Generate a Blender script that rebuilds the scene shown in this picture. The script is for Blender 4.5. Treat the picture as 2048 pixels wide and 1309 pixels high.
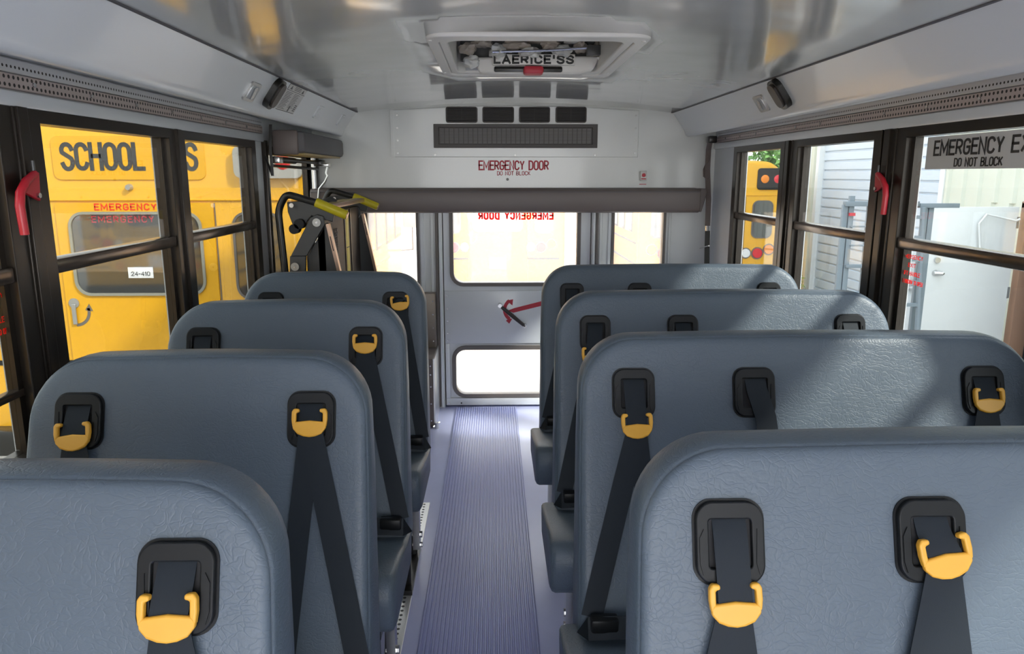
import bpy, bmesh, math, random
from mathutils import Vector, Matrix, noise
random.seed(7)
PI = math.pi
for o in list(bpy.data.objects): bpy.data.objects.remove(o)
S = bpy.context.scene
COL = S.collection

# ---------------- camera ----------------
FPX = 1480.0
PITCH, YAW = math.radians(11.65), math.radians(1.39)
CAM = Vector((-.125, 0, 1.41))
cd = bpy.data.cameras.new('camera'); cd.sensor_width = 36; cd.lens = FPX/2048*36; cd.clip_start = .02; cd.clip_end = 400
cam = bpy.data.objects.new('camera', cd); COL.objects.link(cam)
cam.location = CAM; cam.rotation_euler = (PI/2-PITCH, 0, -YAW); S.camera = cam
# ---------------- world, sun, exposure ----------------
w = bpy.data.worlds.new('sky'); S.world = w; w.use_nodes = True
nt = w.node_tree; nt.nodes.clear()
wo = nt.nodes.new('ShaderNodeOutputWorld'); bg = nt.nodes.new('ShaderNodeBackground')
tc = nt.nodes.new('ShaderNodeTexCoord'); sx = nt.nodes.new('ShaderNodeSeparateXYZ')
cr = nt.nodes.new('ShaderNodeValToRGB'); nz = nt.nodes.new('ShaderNodeTexNoise'); mx = nt.nodes.new('ShaderNodeMix'); mx.data_type = 'RGBA'
nt.links.new(tc.outputs['Generated'], sx.inputs[0]); nt.links.new(sx.outputs[2], cr.inputs[0])
e = cr.color_ramp.elements; e[0].position = 0.0; e[0].color = (1, 1, 1, 1); e[1].position = .6; e[1].color = (.62, .77, 1, 1)
nz.inputs['Scale'].default_value = 2.2; nz.inputs['Detail'].default_value = 5
nt.links.new(tc.outputs['Generated'], nz.inputs['Vector'])
nt.links.new(nz.outputs[0], mx.inputs[0]); nt.links.new(cr.outputs[0], mx.inputs[6]); mx.inputs[7].default_value = (1, 1, 1, 1)
nt.links.new(mx.outputs[2], bg.inputs[0]); bg.inputs[1].default_value = 1.0
nt.links.new(bg.outputs[0], wo.inputs[0])
sd = bpy.data.lights.new('sun', 'SUN'); sd.energy = 1.9; sd.angle = .09; sd.color = (1, .95, .86)
sun = bpy.data.objects.new('sun', sd); COL.objects.link(sun)
SUN_DIR = Vector((-.62, .46, -.60))
sun.rotation_euler = SUN_DIR.to_track_quat('-Z', 'Y').to_euler()
S.view_settings.view_transform = 'Standard'; S.view_settings.look = 'None'
S.view_settings.exposure = 2.68; S.view_settings.gamma = 1
S.view_settings.use_curve_mapping = False

# ---------------- materials ----------------
def mat(name, col, rough=.5, metal=0, bump=None, spec=.5, coat=0, emit=None, var=0, vscale=5):
    m = bpy.data.materials.new(name); m.use_nodes = True; n = m.node_tree.nodes; l = m.node_tree.links
    b = n['Principled BSDF']; b.inputs['Base Color'].default_value = (*col, 1)
    b.inputs['Roughness'].default_value = rough; b.inputs['Metallic'].default_value = metal
    b.inputs['Specular IOR Level'].default_value = spec
    b.inputs['Coat Weight'].default_value = coat; b.inputs['Coat Roughness'].default_value = .06
    if emit: b.inputs['Emission Color'].default_value = (*emit[0], 1); b.inputs['Emission Strength'].default_value = emit[1]
    t = n.new('ShaderNodeTexCoord')
    if var:
        z = n.new('ShaderNodeTexNoise'); z.inputs['Scale'].default_value = vscale; z.inputs['Detail'].default_value = 6
        l.new(t.outputs['Object'], z.inputs['Vector'])
        x = n.new('ShaderNodeMix'); x.data_type = 'RGBA'; l.new(z.outputs[0], x.inputs[0])
        x.inputs[6].default_value = (*[c*(1-var) for c in col], 1); x.inputs[7].default_value = (*[min(1, c*(1+var)) for c in col], 1)
        l.new(x.outputs[2], b.inputs['Base Color'])
    if bump:
        z = n.new('ShaderNodeTexNoise'); z.inputs['Scale'].default_value = bump[0]; z.inputs['Detail'].default_value = bump[3] if len(bump) > 3 else 3
        l.new(t.outputs['Object'], z.inputs['Vector'])
        u = n.new('ShaderNodeBump'); u.inputs['Strength'].default_value = bump[1]; u.inputs['Distance'].default_value = bump[2]
        l.new(z.outputs[0], u.inputs['Height']); l.new(u.outputs[0], b.inputs['Normal'])
    return m
def leather(name, col, rough=.42):
    m = mat(name, col, rough, spec=.45); n = m.node_tree.nodes; l = m.node_tree.links; b = n['Principled BSDF']
    t = n.new('ShaderNodeTexCoord'); d = n.new('ShaderNodeTexNoise'); d.inputs['Scale'].default_value = 14; d.inputs['Detail'].default_value = 3
    l.new(t.outputs['Object'], d.inputs['Vector'])
    a = n.new('ShaderNodeMix'); a.data_type = 'VECTOR'; a.inputs[0].default_value = .12
    mp = n.new('ShaderNodeMapping'); mp.inputs['Scale'].default_value = (1, 1, 1.9); l.new(t.outputs['Object'], mp.inputs['Vector'])
    l.new(mp.outputs[0], a.inputs[4]); l.new(d.outputs['Color'], a.inputs[5])
    v = n.new('ShaderNodeTexVoronoi'); v.feature = 'DISTANCE_TO_EDGE'; v.inputs['Scale'].default_value = 62; l.new(a.outputs[1], v.inputs['Vector'])
    f = n.new('ShaderNodeTexNoise'); f.inputs['Scale'].default_value = 230; f.inputs['Detail'].default_value = 2; l.new(t.outputs['Object'], f.inputs['Vector'])
    r = n.new('ShaderNodeMath'); r.operation = 'MINIMUM'; r.inputs[1].default_value = .12; l.new(v.outputs[0], r.inputs[0])
    q = n.new('ShaderNodeMath'); q.operation = 'MULTIPLY_ADD'; q.inputs[1].default_value = 5; l.new(r.outputs[0], q.inputs[0]); l.new(f.outputs[0], q.inputs[2])
    u = n.new('ShaderNodeBump'); u.inputs['Strength'].default_value = .32; u.inputs['Distance'].default_value = .0013
    l.new(q.outputs[0], u.inputs['Height']); l.new(u.outputs[0], b.inputs['Normal'])
    return m
def glass(name, tint, gloss=.06, haze=0, hazecol=(1, 1, 1)):
    m = bpy.data.materials.new(name); m.use_nodes = True; n = m.node_tree.nodes; l = m.node_tree.links; n.clear()
    o = n.new('ShaderNodeOutputMaterial'); t = n.new('ShaderNodeBsdfTransparent'); t.inputs[0].default_value = (*tint, 1)
    g = n.new('ShaderNodeBsdfGlossy'); g.inputs['Roughness'].default_value = .02
    ge = n.new('ShaderNodeNewGeometry'); dt = n.new('ShaderNodeVectorMath'); dt.operation = 'DOT_PRODUCT'
    l.new(ge.outputs['Incoming'], dt.inputs[0]); l.new(ge.outputs['Normal'], dt.inputs[1])
    def mth(op, a, b):
        k = n.new('ShaderNodeMath'); k.operation = op
        for i, v in enumerate((a, b)):
            if isinstance(v, (int, float)): k.inputs[i].default_value = v
            else: l.new(v, k.inputs[i])
        return k.outputs[0]
    ab = mth('ABSOLUTE', dt.outputs['Value'], 0)
    mm = mth('MULTIPLY_ADD' if False else 'ADD', mth('MULTIPLY', mth('POWER', mth('SUBTRACT', 1.0, ab), 5.0), .6), gloss*.5)
    x = n.new('ShaderNodeMixShader'); l.new(mm, x.inputs[0])
    if haze:
        tr = n.new('ShaderNodeBsdfTranslucent'); tr.inputs[0].default_value = (*hazecol, 1)
        h = n.new('ShaderNodeMixShader'); h.inputs[0].default_value = haze
        l.new(t.outputs[0], h.inputs[1]); l.new(tr.outputs[0], h.inputs[2]); l.new(h.outputs[0], x.inputs[1])
    else: l.new(t.outputs[0], x.inputs[1])
    l.new(g.outputs[0], x.inputs[2]); l.new(x.outputs[0], o.inputs[0])
    return m
M = {}
M['vinyl'] = leather('seat_vinyl', (.089, .115, .144))
M['seam'] = mat('seam_thread', (.05, .06, .075), .6)
M['bezel'] = mat('black_plastic', (.009, .010, .011), .38, spec=.22)
M['pocket'] = mat('dark_pocket', (.006, .006, .007), .7)
M['web'] = mat('webbing', (.012, .017, .023), .6, spec=.25, bump=(900, .3, .0005))
M['clip'] = mat('amber_plastic', (.78, .40, .045), .38, var=.08, vscale=20)
M['ceil'] = mat('gloss_ceiling', (.74, .75, .74), .14, .30, bump=(3.2, .55, .012, 1.5), coat=.5)
M['duct'] = mat('duct_plastic', (.72, .74, .76), .3, .0, bump=(1.5, .2, .01, 1), coat=.25)
M['rear'] = mat('rear_panel', (.76, .77, .75), .25, .0, bump=(3, .25, .008, 1.5), coat=.35)
M['door'] = mat('door_paint', (.74, .76, .77), .3, coat=.2)
M['wall'] = mat('wall_grey', (.62, .64, .66), .35)
M['gasket'] = mat('rubber_gasket', (.16, .14, .125), .5)
M['frame'] = mat('bronze_frame', (.035, .028, .022), .28, .5)
M['rail'] = mat('bronze_rail', (.16, .125, .10), .22, .8)
M['brown'] = mat('brown_pad', (.16, .13, .12), .45, bump=(200, .2, .0008))
M['grille'] = mat('grille_brown', (.030, .022, .018), .45)
M['slot'] = mat('grille_light', (.20, .19, .18), .5)
M['greypad'] = mat('grey_pad', (.11, .105, .11), .55, bump=(200, .2, .0008))
M['red'] = mat('red_paint', (.55, .02, .035), .3)
M['redtext'] = mat('red_lettering', (.50, .03, .05), .5)
M['redbright'] = mat('red_bright_lettering', (.85, .03, .015), .5)
M['blacktext'] = mat('black_lettering', (.02, .02, .02), .5)
M['signgrey'] = mat('sign_grey', (.60, .59, .57), .45)
M['white'] = mat('white_plastic', (.72, .70, .67), .3)
M['steel'] = mat('steel', (.62, .62, .62), .25, 1.0)
M['alu'] = mat('aluminium', (.85, .85, .84), .3, .9)
M['black'] = mat('black_metal', (.012, .011, .010), .3)
M['darkgrey'] = mat('dark_grey_metal', (.055, .056, .057), .4)
M['liftbrown'] = mat('lift_dark', (.025, .018, .014), .5, spec=.2)
M['yel'] = mat('yellow_grip', (.55, .45, .01), .45)
M['tan'] = mat('tan_slat', (.42, .31, .12), .45, .2)
M['edgesheen'] = mat('bare_edge', (.60, .42, .32), .3, .8)  # bare metal edges; their pinkish reflection is put into the colour
M['floor'] = mat('floor_vinyl', (.62, .65, .93), .27, bump=(16, .25, .003), var=.05, vscale=9)
M['runner'] = mat('runner_rubber', (.44, .47, .76), .33)
M['lens'] = mat('lens_clear', (.75, .76, .78), .12, .3)
M['bus'] = mat('school_bus_yellow', (.83, .42, .010), .33, coat=.4)
M['busred'] = mat('lens_red', (.7, .03, .04), .15)
M['busamb'] = mat('lens_amber', (.85, .25, .01), .15)
M['buswhite'] = mat('lens_white', (.8, .8, .78), .15)
M['busglass'] = mat('bus_glass', (.20, .205, .21), .04, .75)
M['silver'] = mat('silver_housing', (.45, .45, .44), .3, .6)
M['busgasket'] = mat('grey_gasket', (.30, .29, .24), .5)
M['busdark'] = mat('dark_bus_pane', (.05, .045, .06), .15)
rf_ = mat('red_film_lettering', (.85, .03, .015), .5); _n = rf_.node_tree.nodes; _l = rf_.node_tree.links
_t = _n.new('ShaderNodeBsdfTranslucent'); _t.inputs[0].default_value = (.9, .03, .02, 1); _m = _n.new('ShaderNodeMixShader'); _m.inputs[0].default_value = .6
_l.new(_n['Principled BSDF'].outputs[0], _m.inputs[1]); _l.new(_t.outputs[0], _m.inputs[2]); _l.new(_m.outputs[0], _n['Material Output'].inputs[0]); M['redfilm'] = rf_
M['tyre'] = mat('tyre', (.02, .02, .02), .8)
M['gravel'] = mat('gravel', (.44, .42, .39), .9, bump=(30, .6, .02, 6), var=.3, vscale=8)
M['bwall'] = mat('ribbed_siding', (.66, .68, .58), .5)
M['roll'] = mat('roller_steel', (.62, .69, .76), .4)
M['wdoor'] = mat('white_door_paint', (.78, .80, .79), .4)
M['wood'] = mat('door_jamb', (.27, .155, .10), .6)
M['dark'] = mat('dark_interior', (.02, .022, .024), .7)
M['rack'] = mat('rack_steel', (.20, .24, .27), .5)
M['plasticbag'] = mat('clear_plastic_wrap', (.62, .65, .67), .2, bump=(25, .8, .01))
M['leaf'] = mat('leaf', (.12, .26, .05), .6, var=.4, vscale=30)
M['bark'] = mat('bark', (.12, .09, .06), .8)
M['paper'] = mat('paper', (.8, .8, .82), .6)
M['tintglass'] = glass('tinted_side_glass', (.495, .505, .485))  # tint holds down the brightness of the view outside
M['rightglass'] = glass('weak_tint_side_glass', (.62, .64, .64))  # same side glass with a weaker tint, so the right-hand view is brighter
M['rearglass'] = glass('glare_rear_glass', (.86, .86, .84), haze=.17)  # milky haze put into the glass to imitate glare over the rear view
M['crumple'] = mat('crumpled_plastic', (.42, .37, .32), .25, bump=(18, .7, .01))
M['crumplew'] = mat('crumpled_white_plastic', (.62, .62, .60), .2, bump=(18, .7, .01))
def perf(name, base, px_, rowz, r, z0):
    m = mat(name, base, .4, .3); n = m.node_tree.nodes; l = m.node_tree.links
    t = n.new('ShaderNodeTexCoord'); s = n.new('ShaderNodeSeparateXYZ'); l.new(t.outputs['Object'], s.inputs[0])
    def mth(op, a, b=None, c=None):
        k = n.new('ShaderNodeMath'); k.operation = op
        for i, v in enumerate((a, b, c)):
            if v is None: continue
            if isinstance(v, (int, float)): k.inputs[i].default_value = v
            else: l.new(v, k.inputs[i])
        return k.outputs[0]
    y = mth('SUBTRACT', mth('PINGPONG', s.outputs[1], px_/2), px_/2)
    zz = mth('SUBTRACT', mth('ABSOLUTE', mth('SUBTRACT', s.outputs[2], z0)), rowz)
    d = mth('SQRT', mth('ADD', mth('POWER', y, 2), mth('POWER', zz, 2)))
    h = mth('LESS_THAN', d, r)
    x = n.new('ShaderNodeMix'); x.data_type = 'RGBA'; l.new(h, x.inputs[0]); x.inputs[6].default_value = (*base, 1); x.inputs[7].default_value = (.02, .016, .014, 1)
    l.new(x.outputs[2], n['Principled BSDF'].inputs['Base Color'])
    return m
M['track'] = perf('perforated_track', (.50, .42, .39), .016, .0080, .0040, .016)
M['trackf'] = perf('perforated_strip', (.60, .60, .61), .014, .0, .0032, .013)
M['ftrack'] = mat('floor_track_alu', (.9, .9, .88), .35, .6)

# ---------------- geometry helpers ----------------
def link(o, parent=None):
    COL.objects.link(o)
    if parent is not None: o.parent = parent
    return o
def wloc(p):
    v = Vector(p.location)
    while p.parent: p = p.parent; v += Vector(p.location)
    return v
def tag(o, label=None, cat=None, group=None, kind=None):
    if label: o['label'] = label
    if cat: o['category'] = cat
    if group: o['group'] = group
    if kind: o['kind'] = kind
    return o
def empty(name, loc, label, cat, group=None):
    o = bpy.data.objects.new(name, None); o.empty_display_size = .05; COL.objects.link(o); o.location = loc
    return tag(o, label, cat, group)
class MB:
    def __init__(s): s.v = []; s.f = []
    def add(s, vs, fs):
        n = len(s.v); s.v += [Vector(v) for v in vs]; s.f += [[n+i for i in f] for f in fs]; return s
    def box(s, x0, x1, y0, y1, z0, z1, b=0, mtx=None):
        x0, x1 = min(x0, x1), max(x0, x1); y0, y1 = min(y0, y1), max(y0, y1); z0, z1 = min(z0, z1), max(z0, z1)
        if b > 0:
            b = min(b, (x1-x0)*.45, (y1-y0)*.45, (z1-z0)*.45)
            bm = bmesh.new(); r = bmesh.ops.create_cube(bm, size=1)
            for v in bm.verts: v.co = Vector((x0+(v.co.x+.5)*(x1-x0), y0+(v.co.y+.5)*(y1-y0), z0+(v.co.z+.5)*(z1-z0)))
            bmesh.ops.bevel(bm, geom=list(bm.edges), offset=b, segments=2, affect='EDGES', profile=.5)
            s.bm(bm, mtx); return s
        vs = [Vector(p) for p in ((x0, y0, z0), (x1, y0, z0), (x1, y1, z0), (x0, y1, z0), (x0, y0, z1), (x1, y0, z1), (x1, y1, z1), (x0, y1, z1))]
        if mtx: vs = [mtx @ v for v in vs]
        return s.add(vs, [(0, 3, 2, 1), (4, 5, 6, 7), (0, 1, 5, 4), (1, 2, 6, 5), (2, 3, 7, 6), (3, 0, 4, 7)])
    def bm(s, bm, mtx=None):
        bm.verts.index_update()
        s.add([(mtx @ v.co) if mtx else v.co.copy() for v in bm.verts], [[v.index for v in f.verts] for f in bm.faces]); bm.free(); return s
    def tube(s, pts, r, seg=10, cap=True):
        pts = [Vector(p) for p in pts]; rings = []
        rr = r if isinstance(r, (list, tuple)) else [r]*len(pts)
        prev = None
        for i, p in enumerate(pts):
            t = ((pts[min(i+1, len(pts)-1)]-p).normalized()+(p-pts[max(i-1, 0)]).normalized())
            if t.length < 1e-6: t = pts[-1]-pts[0]
            t.normalize()
            if prev is None:
                a = t.orthogonal().normalized()
            else:
                a = (prev - t*prev.dot(t)).normalized()
            prev = a; b = t.cross(a)
            rings.append([p+(a*math.cos(2*PI*k/seg)+b*math.sin(2*PI*k/seg))*rr[i] for k in range(seg)])
        vs = [v for g in rings for v in g]; fs = []
        for i in range(len(pts)-1):
            for k in range(seg):
                k2 = (k+1) % seg; fs.append((i*seg+k, i*seg+k2, (i+1)*seg+k2, (i+1)*seg+k))
        if cap: fs.append(tuple(reversed(range(seg)))); fs.append(tuple((len(pts)-1)*seg+k for k in range(seg)))
        return s.add(vs, fs)
    def prism(s, poly, ax, a, b):
        """poly of 2D points extruded along axis ax ('x': poly=(y,z), 'y': (x,z), 'z': (x,y)) from a to b"""
        def mk(p, t):
            return {'x': (t, p[0], p[1]), 'y': (p[0], t, p[1]), 'z': (p[0], p[1], t)}[ax]
        n = len(poly); vs = [mk(p, a) for p in poly]+[mk(p, b) for p in poly]
        fs = [tuple(range(n)), tuple(reversed(range(n, 2*n)))]+[(i, i+n, (i+1) % n+n, (i+1) % n) for i in range(n)]
        return s.add(vs, fs)
    def build(s, name, m, parent=None, smooth=False, bevel=0, origin=None, segs=2):
        me = bpy.data.meshes.new(name)
        if parent is not None: o0 = wloc(parent)
        elif origin is not None: o0 = Vector(origin)
        else:
            xs = [v.x for v in s.v]; ys = [v.y for v in s.v]; zs = [v.z for v in s.v]
            o0 = Vector(((min(xs)+max(xs))/2, (min(ys)+max(ys))/2, min(zs)))
        me.from_pydata([v-o0 for v in s.v], [], s.f); me.update()
        bm = bmesh.new(); bm.from_mesh(me); bmesh.ops.recalc_face_normals(bm, faces=list(bm.faces)); bm.to_mesh(me); bm.free()
        me.materials.append(m)
        o = bpy.data.objects.new(name, me)
        if parent is None: o.location = o0
        link(o, parent)
        if bevel:
            md = o.modifiers.new('bevel', 'BEVEL'); md.width = bevel; md.segments = segs; md.limit_method = 'ANGLE'; md.angle_limit = math.radians(35)
            smooth = True
        if smooth:
            for p in me.polygons: p.use_smooth = True
            me.update()
            try: me.set_sharp_from_angle(angle=math.radians(40))
            except Exception: pass
        return o
def rrect(x0, x1, z0, z1, r, seg=6):
    pts = []
    for cx, cz, a0 in ((x1-r, z1-r, 0), (x0+r, z1-r, 90), (x0+r, z0+r, 180), (x1-r, z0+r, 270)):
        for k in range(seg+1):
            a = math.radians(a0+90*k/seg); pts.append((cx+r*math.cos(a), cz+r*math.sin(a)))
    return pts
def holed(outer, holes, fmap, d0, d1):
    """plate with holes; fmap(u,v,d)->xyz"""
    bm = bmesh.new(); edges = []; loops = []
    for lp in [outer]+holes:
        vs = [bm.verts.new((p[0], p[1], 0)) for p in lp]; loops.append(vs)
        for i in range(len(vs)): edges.append(bm.edges.new((vs[i], vs[(i+1) % len(vs)])))
    r = bmesh.ops.triangle_fill(bm, use_beauty=True, edges=edges, normal=(0, 0, 1))
    bm.verts.index_update()
    base = [v.co.copy() for v in bm.verts]; n = len(base)
    fs = [[v.index for v in f.verts] for f in bm.faces]
    mb = MB(); vs = [fmap(v.x, v.y, d0) for v in base]+[fmap(v.x, v.y, d1) for v in base]
    F = fs+[[i+n for i in reversed(f)] for f in fs]
    for lp in loops:
        ix = [v.index for v in lp]
        for i in range(len(ix)): a, b = ix[i], ix[(i+1) % len(ix)]; F.append([a, b, b+n, a+n])
    bm.free(); mb.add(vs, F); return mb
FY = lambda u, v, d: (u, d, v)       # plane facing -Y
FX = lambda u, v, d: (d, u, v)       # plane facing X
FZ = lambda u, v, d: (u, v, d)
def ringplate(x0, x1, z0, z1, r, wd, fmap, d0, d1):
    return holed(rrect(x0-wd, x1+wd, z0-wd, z1+wd, r+wd), [rrect(x0, x1, z0, z1, r)], fmap, d0, d1)
def plate(pts, fmap, d0, d1):
    return holed(pts, [], fmap, d0, d1)
def _arc(cx, cy, rx, ry, a0, a1, n=5):
    return [(cx+rx*math.cos(math.radians(a0+(a1-a0)*k/n)), cy+ry*math.sin(math.radians(a0+(a1-a0)*k/n))) for k in range(n+1)]
_o = lambda w: [(0, .75)]+_arc(w/2, .75, w/2, .25, 180, 90)+_arc(w/2, .75, w/2, .25, 90, 0)+_arc(w/2, .25, w/2, .25, 0, -90)+_arc(w/2, .25, w/2, .25, -90, -180)+[(0, .75)]
_c = _arc(.25, .75, .25, .25, 15, 180, 8)+_arc(.25, .25, .25, .25, 180, 345, 8)
GL = {
 'A': (.56, [[(0, 0), (.28, 1), (.56, 0)], [(.1, .3), (.46, .3)]]),
 'B': (.5, [[(0, 0), (0, 1), (.26, 1)]+_arc(.26, .76, .22, .24, 90, -90)+[(0, .52)], [(.2, .52), (.26, .52)]+_arc(.26, .26, .24, .26, 90, -90)+[(0, 0)]]),
 'C': (.5, [_c]), 'D': (.5, [[(0, 0), (0, 1), (.2, 1)]+_arc(.2, .7, .3, .3, 90, 0)+_arc(.2, .3, .3, .3, 0, -90)+[(0, 0)]]),
 'E': (.44, [[(.44, 1), (0, 1), (0, 0), (.44, 0)], [(0, .52), (.38, .52)]]), 'F': (.44, [[(.44, 1), (0, 1), (0, 0)], [(0, .52), (.38, .52)]]),
 'G': (.5, [_c[:-1]+[(.5, .22), (.5, .48), (.28, .48)]]), 'H': (.5, [[(0, 0), (0, 1)], [(.5, 0), (.5, 1)], [(0, .52), (.5, .52)]]),
 'I': (.08, [[(.04, 0), (.04, 1)]]), 'K': (.5, [[(0, 0), (0, 1)], [(.48, 1), (0, .38)], [(.16, .56), (.5, 0)]]),
 'L': (.42, [[(0, 1), (0, 0), (.42, 0)]]), 'M': (.66, [[(0, 0), (0, 1), (.33, .25), (.66, 1), (.66, 0)]]), 'N': (.5, [[(0, 0), (0, 1), (.5, 0), (.5, 1)]]),
 'O': (.5, [_o(.5)]), '0': (.5, [_o(.5)]), 'P': (.5, [[(0, 0), (0, 1), (.26, 1)]+_arc(.26, .74, .24, .26, 90, -90)+[(0, .48)]]),
 'R': (.5, [[(0, 0), (0, 1), (.26, 1)]+_arc(.26, .74, .24, .26, 90, -90)+[(0, .48)], [(.24, .48), (.5, 0)]]),
 'S': (.5, [_arc(.25, .75, .25, .25, 15, 200, 9)+_arc(.25, .25, .25, .27, 40, -165, 9)]),
 'T': (.48, [[(0, 1), (.48, 1)], [(.24, 1), (.24, 0)]]), 'U': (.5, [[(0, 1)]+_arc(.25, .25, .25, .25, 180, 360, 8)+[(.5, 1)]]),
 'W': (.7, [[(0, 1), (.17, 0), (.35, .8), (.53, 0), (.7, 1)]]), 'X': (.5, [[(0, 1), (.5, 0)], [(0, 0), (.5, 1)]]),
 'Y': (.5, [[(0, 1), (.25, .45), (.5, 1)], [(.25, .45), (.25, 0)]]), "'": (.08, [[(.04, 1), (.04, .75)]]), '-': (.3, [[(0, .45), (.3, .45)]]),
 '1': (.2, [[(0, .8), (.15, 1), (.15, 0)]]), '2': (.5, [_arc(.25, .75, .25, .25, 170, -30, 7)+[(0, 0), (.5, 0)]]), '4': (.5, [[(.38, 0), (.38, 1), (0, .3), (.5, .3)]]), ' ': (.30, [])}
def text_mb(body, u0, u1, v0, v1, place, bold=0, depth=.001, spacing=1.0, weight=.15, gap=.22):
    """condensed stroke lettering fitted to the box u0..u1, v0..v1; place(u,v,d)->xyz"""
    tot = sum(GL[ch][0] for ch in body)+gap*(len(body)-1); H = v1-v0; t = H*weight
    sc = (u1-u0-t)/tot; x = 0; mb = MB()
    for ch in body:
        w_, strokes = GL[ch]
        for si, st in enumerate(strokes):
            ext = not (ch in 'XKRY' or (ch in 'HA' and si == len(strokes)-1))
            pts = [Vector((u0+t/2+(x+a)*sc, v0+t/2+b*(H-t))) for a, b in st]
            pts = [p for i, p in enumerate(pts) if i == 0 or (p-pts[i-1]).length > 1e-7]
            closed = (pts[0]-pts[-1]).length < 1e-6 and len(pts) > 3
            L_, R_ = [], []
            for i, p in enumerate(pts):
                a = pts[i-1] if i else (pts[-2] if closed else None); b = pts[i+1] if i < len(pts)-1 else (pts[1] if closed else None)
                d1 = (p-a).normalized() if a is not None else (b-p).normalized(); d2 = (b-p).normalized() if b is not None else d1
                n1, n2 = Vector((-d1.y, d1.x)), Vector((-d2.y, d2.x)); m_ = (n1+n2)
                m_ = n1 if m_.length < .2 else m_.normalized(); k = min(2.0, 1/max(.3, m_.dot(n1)))
                q = p
                if a is None: q = p-d2*t*.5 if ext else p
                if b is None: q = p+d1*t*.5 if ext else p
                L_.append(q+m_*t/2*k); R_.append(q-m_*t/2*k)
            n = len(pts); vs = []
            for dd in (0, depth):
                vs += [place(p.x, p.y, dd) for p in L_]+[place(p.x, p.y, dd) for p in R_]
            fs = []
            for i in range(n-1):
                fs += [(i, i+1, n+i+1, n+i), (2*n+i, 3*n+i, 3*n+i+1, 2*n+i+1), (i, 2*n+i, 2*n+i+1, i+1), (n+i, n+i+1, 3*n+i+1, 3*n+i)]
            if not closed: fs += [(0, n, 3*n, 2*n), (n-1, 3*n-1, 4*n-1, 2*n-1)]
            mb.add(vs, fs)
        x += w_+gap
    return mb
def struct(mb, name, m, **k):
    o = mb.build(name, m, **k); o['kind'] = 'structure'; return o
fw = Vector((math.sin(YAW)*math.cos(PITCH), math.cos(YAW)*math.cos(PITCH), -math.sin(PITCH)))
rt = Vector((math.cos(YAW), -math.sin(YAW), 0)); upv = rt.cross(fw)
def P(x, y, X=None, Y=None, Z=None):
    """point of the place seen at photo position x,y that lies at world X, Y or Z"""
    r = fw+rt*((x-1024)/FPX)-upv*((y-654.5)/FPX)
    t = (X-CAM.x)/r.x if X is not None else (Y-CAM.y)/r.y if Y is not None else (Z-CAM.z)/r.z
    return CAM+r*t

# ================= BUS SHELL =================
Y0, YR = -2.1, 4.38
fl = MB().box(-1.2, 1.2, Y0, 4.46, -.06, 0)
struct(fl, 'floor', M['floor'])
# ribbed aisle runner
prof = [(-.362, .0005), (-.362, .006)]
nr = 28; wdt = .37/nr
for i in range(nr):
    x = -.362+i*wdt
    prof += [(x+wdt*.18, .005), (x+wdt*.30, .0125), (x+wdt*.68, .0125), (x+wdt*.80, .005)]
prof += [(.008, .006), (.008, .0005)]
r = MB(); r.prism(prof, 'y', Y0, 4.36)
tag(r.build('aisle_runner', M['runner']), 'ribbed blue grey rubber runner down the middle of the aisle', 'runner')
zc = lambda x: 1.812-.055*(x/.9)**2
# ceiling with an opening for the roof hatch
HX0, HX1, HY0, HY1 = -.27, .28, 2.34, 3.04
xs = [-1.2, -1.1, -1.0, -.9, -.8, -.7, -.6, -.5, -.4, HX0, -.18, -.09, 0, .09, .18, HX1, .4, .5, .6, .7, .8, .9, 1.0, 1.1, 1.2]
ys = [Y0, -1.3, -.5, 0, .5, 1, 1.5, 2.0, HY0, 2.6, 2.8, HY1, 3.4, 3.8, 4.1, 4.46]
def zcx(x): return zc(x) if abs(x) <= .9 else zc(.9)-(abs(x)-.9)**2*1.2
g = MB(); V = []; 
for y in ys:
    for x in xs: V.append((x, y, zcx(x)))
Fc = []
for j in range(len(ys)-1):
    for i in range(len(xs)-1):
        if xs[i] >= HX0 and xs[i+1] <= HX1 and ys[j] >= HY0 and ys[j+1] <= HY1: continue
        a = j*len(xs)+i; Fc.append((a, a+1, a+1+len(xs), a+len(xs)))
g.add(V, Fc); co = struct(g, 'ceiling', M['ceil'], smooth=True)
md = co.modifiers.new('solid', 'SOLIDIFY'); md.thickness = .04; md.offset = 1
# rear wall with openings
DX0, DX1 = -.430, .452
outer = [(-1.2, 0), (DX0, 0), (DX0, 1.32), (DX1, 1.32), (DX1, 0), (1.2, 0), (1.2, 1.66)]+[(x, zcx(x)) for x in reversed(xs[1:-1])]+[(-1.2, 1.66)]
SWZ0, SWZ1 = .70, 1.27
holes = [rrect(-.866, -.577, SWZ0, SWZ1, .05), rrect(.581, .877, SWZ0, SWZ1, .05)]
struct(holed(outer, holes, FY, YR, 4.44), 'wall_rear', M['rear'])
for i, (a, b) in enumerate(((-.866, -.577), (.581, .877))):
    wn = struct(ringplate(a+.004, b-.004, SWZ0+.004, SWZ1-.004, .046, .016, FY, YR-.012, 4.445), 'window_%d' % (i+1), M['gasket'], smooth=True)
    q = plate(rrect(a, b, SWZ0, SWZ1, .05), FY, 4.405, 4.409).build('glass', M['rearglass'], wn)
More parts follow.
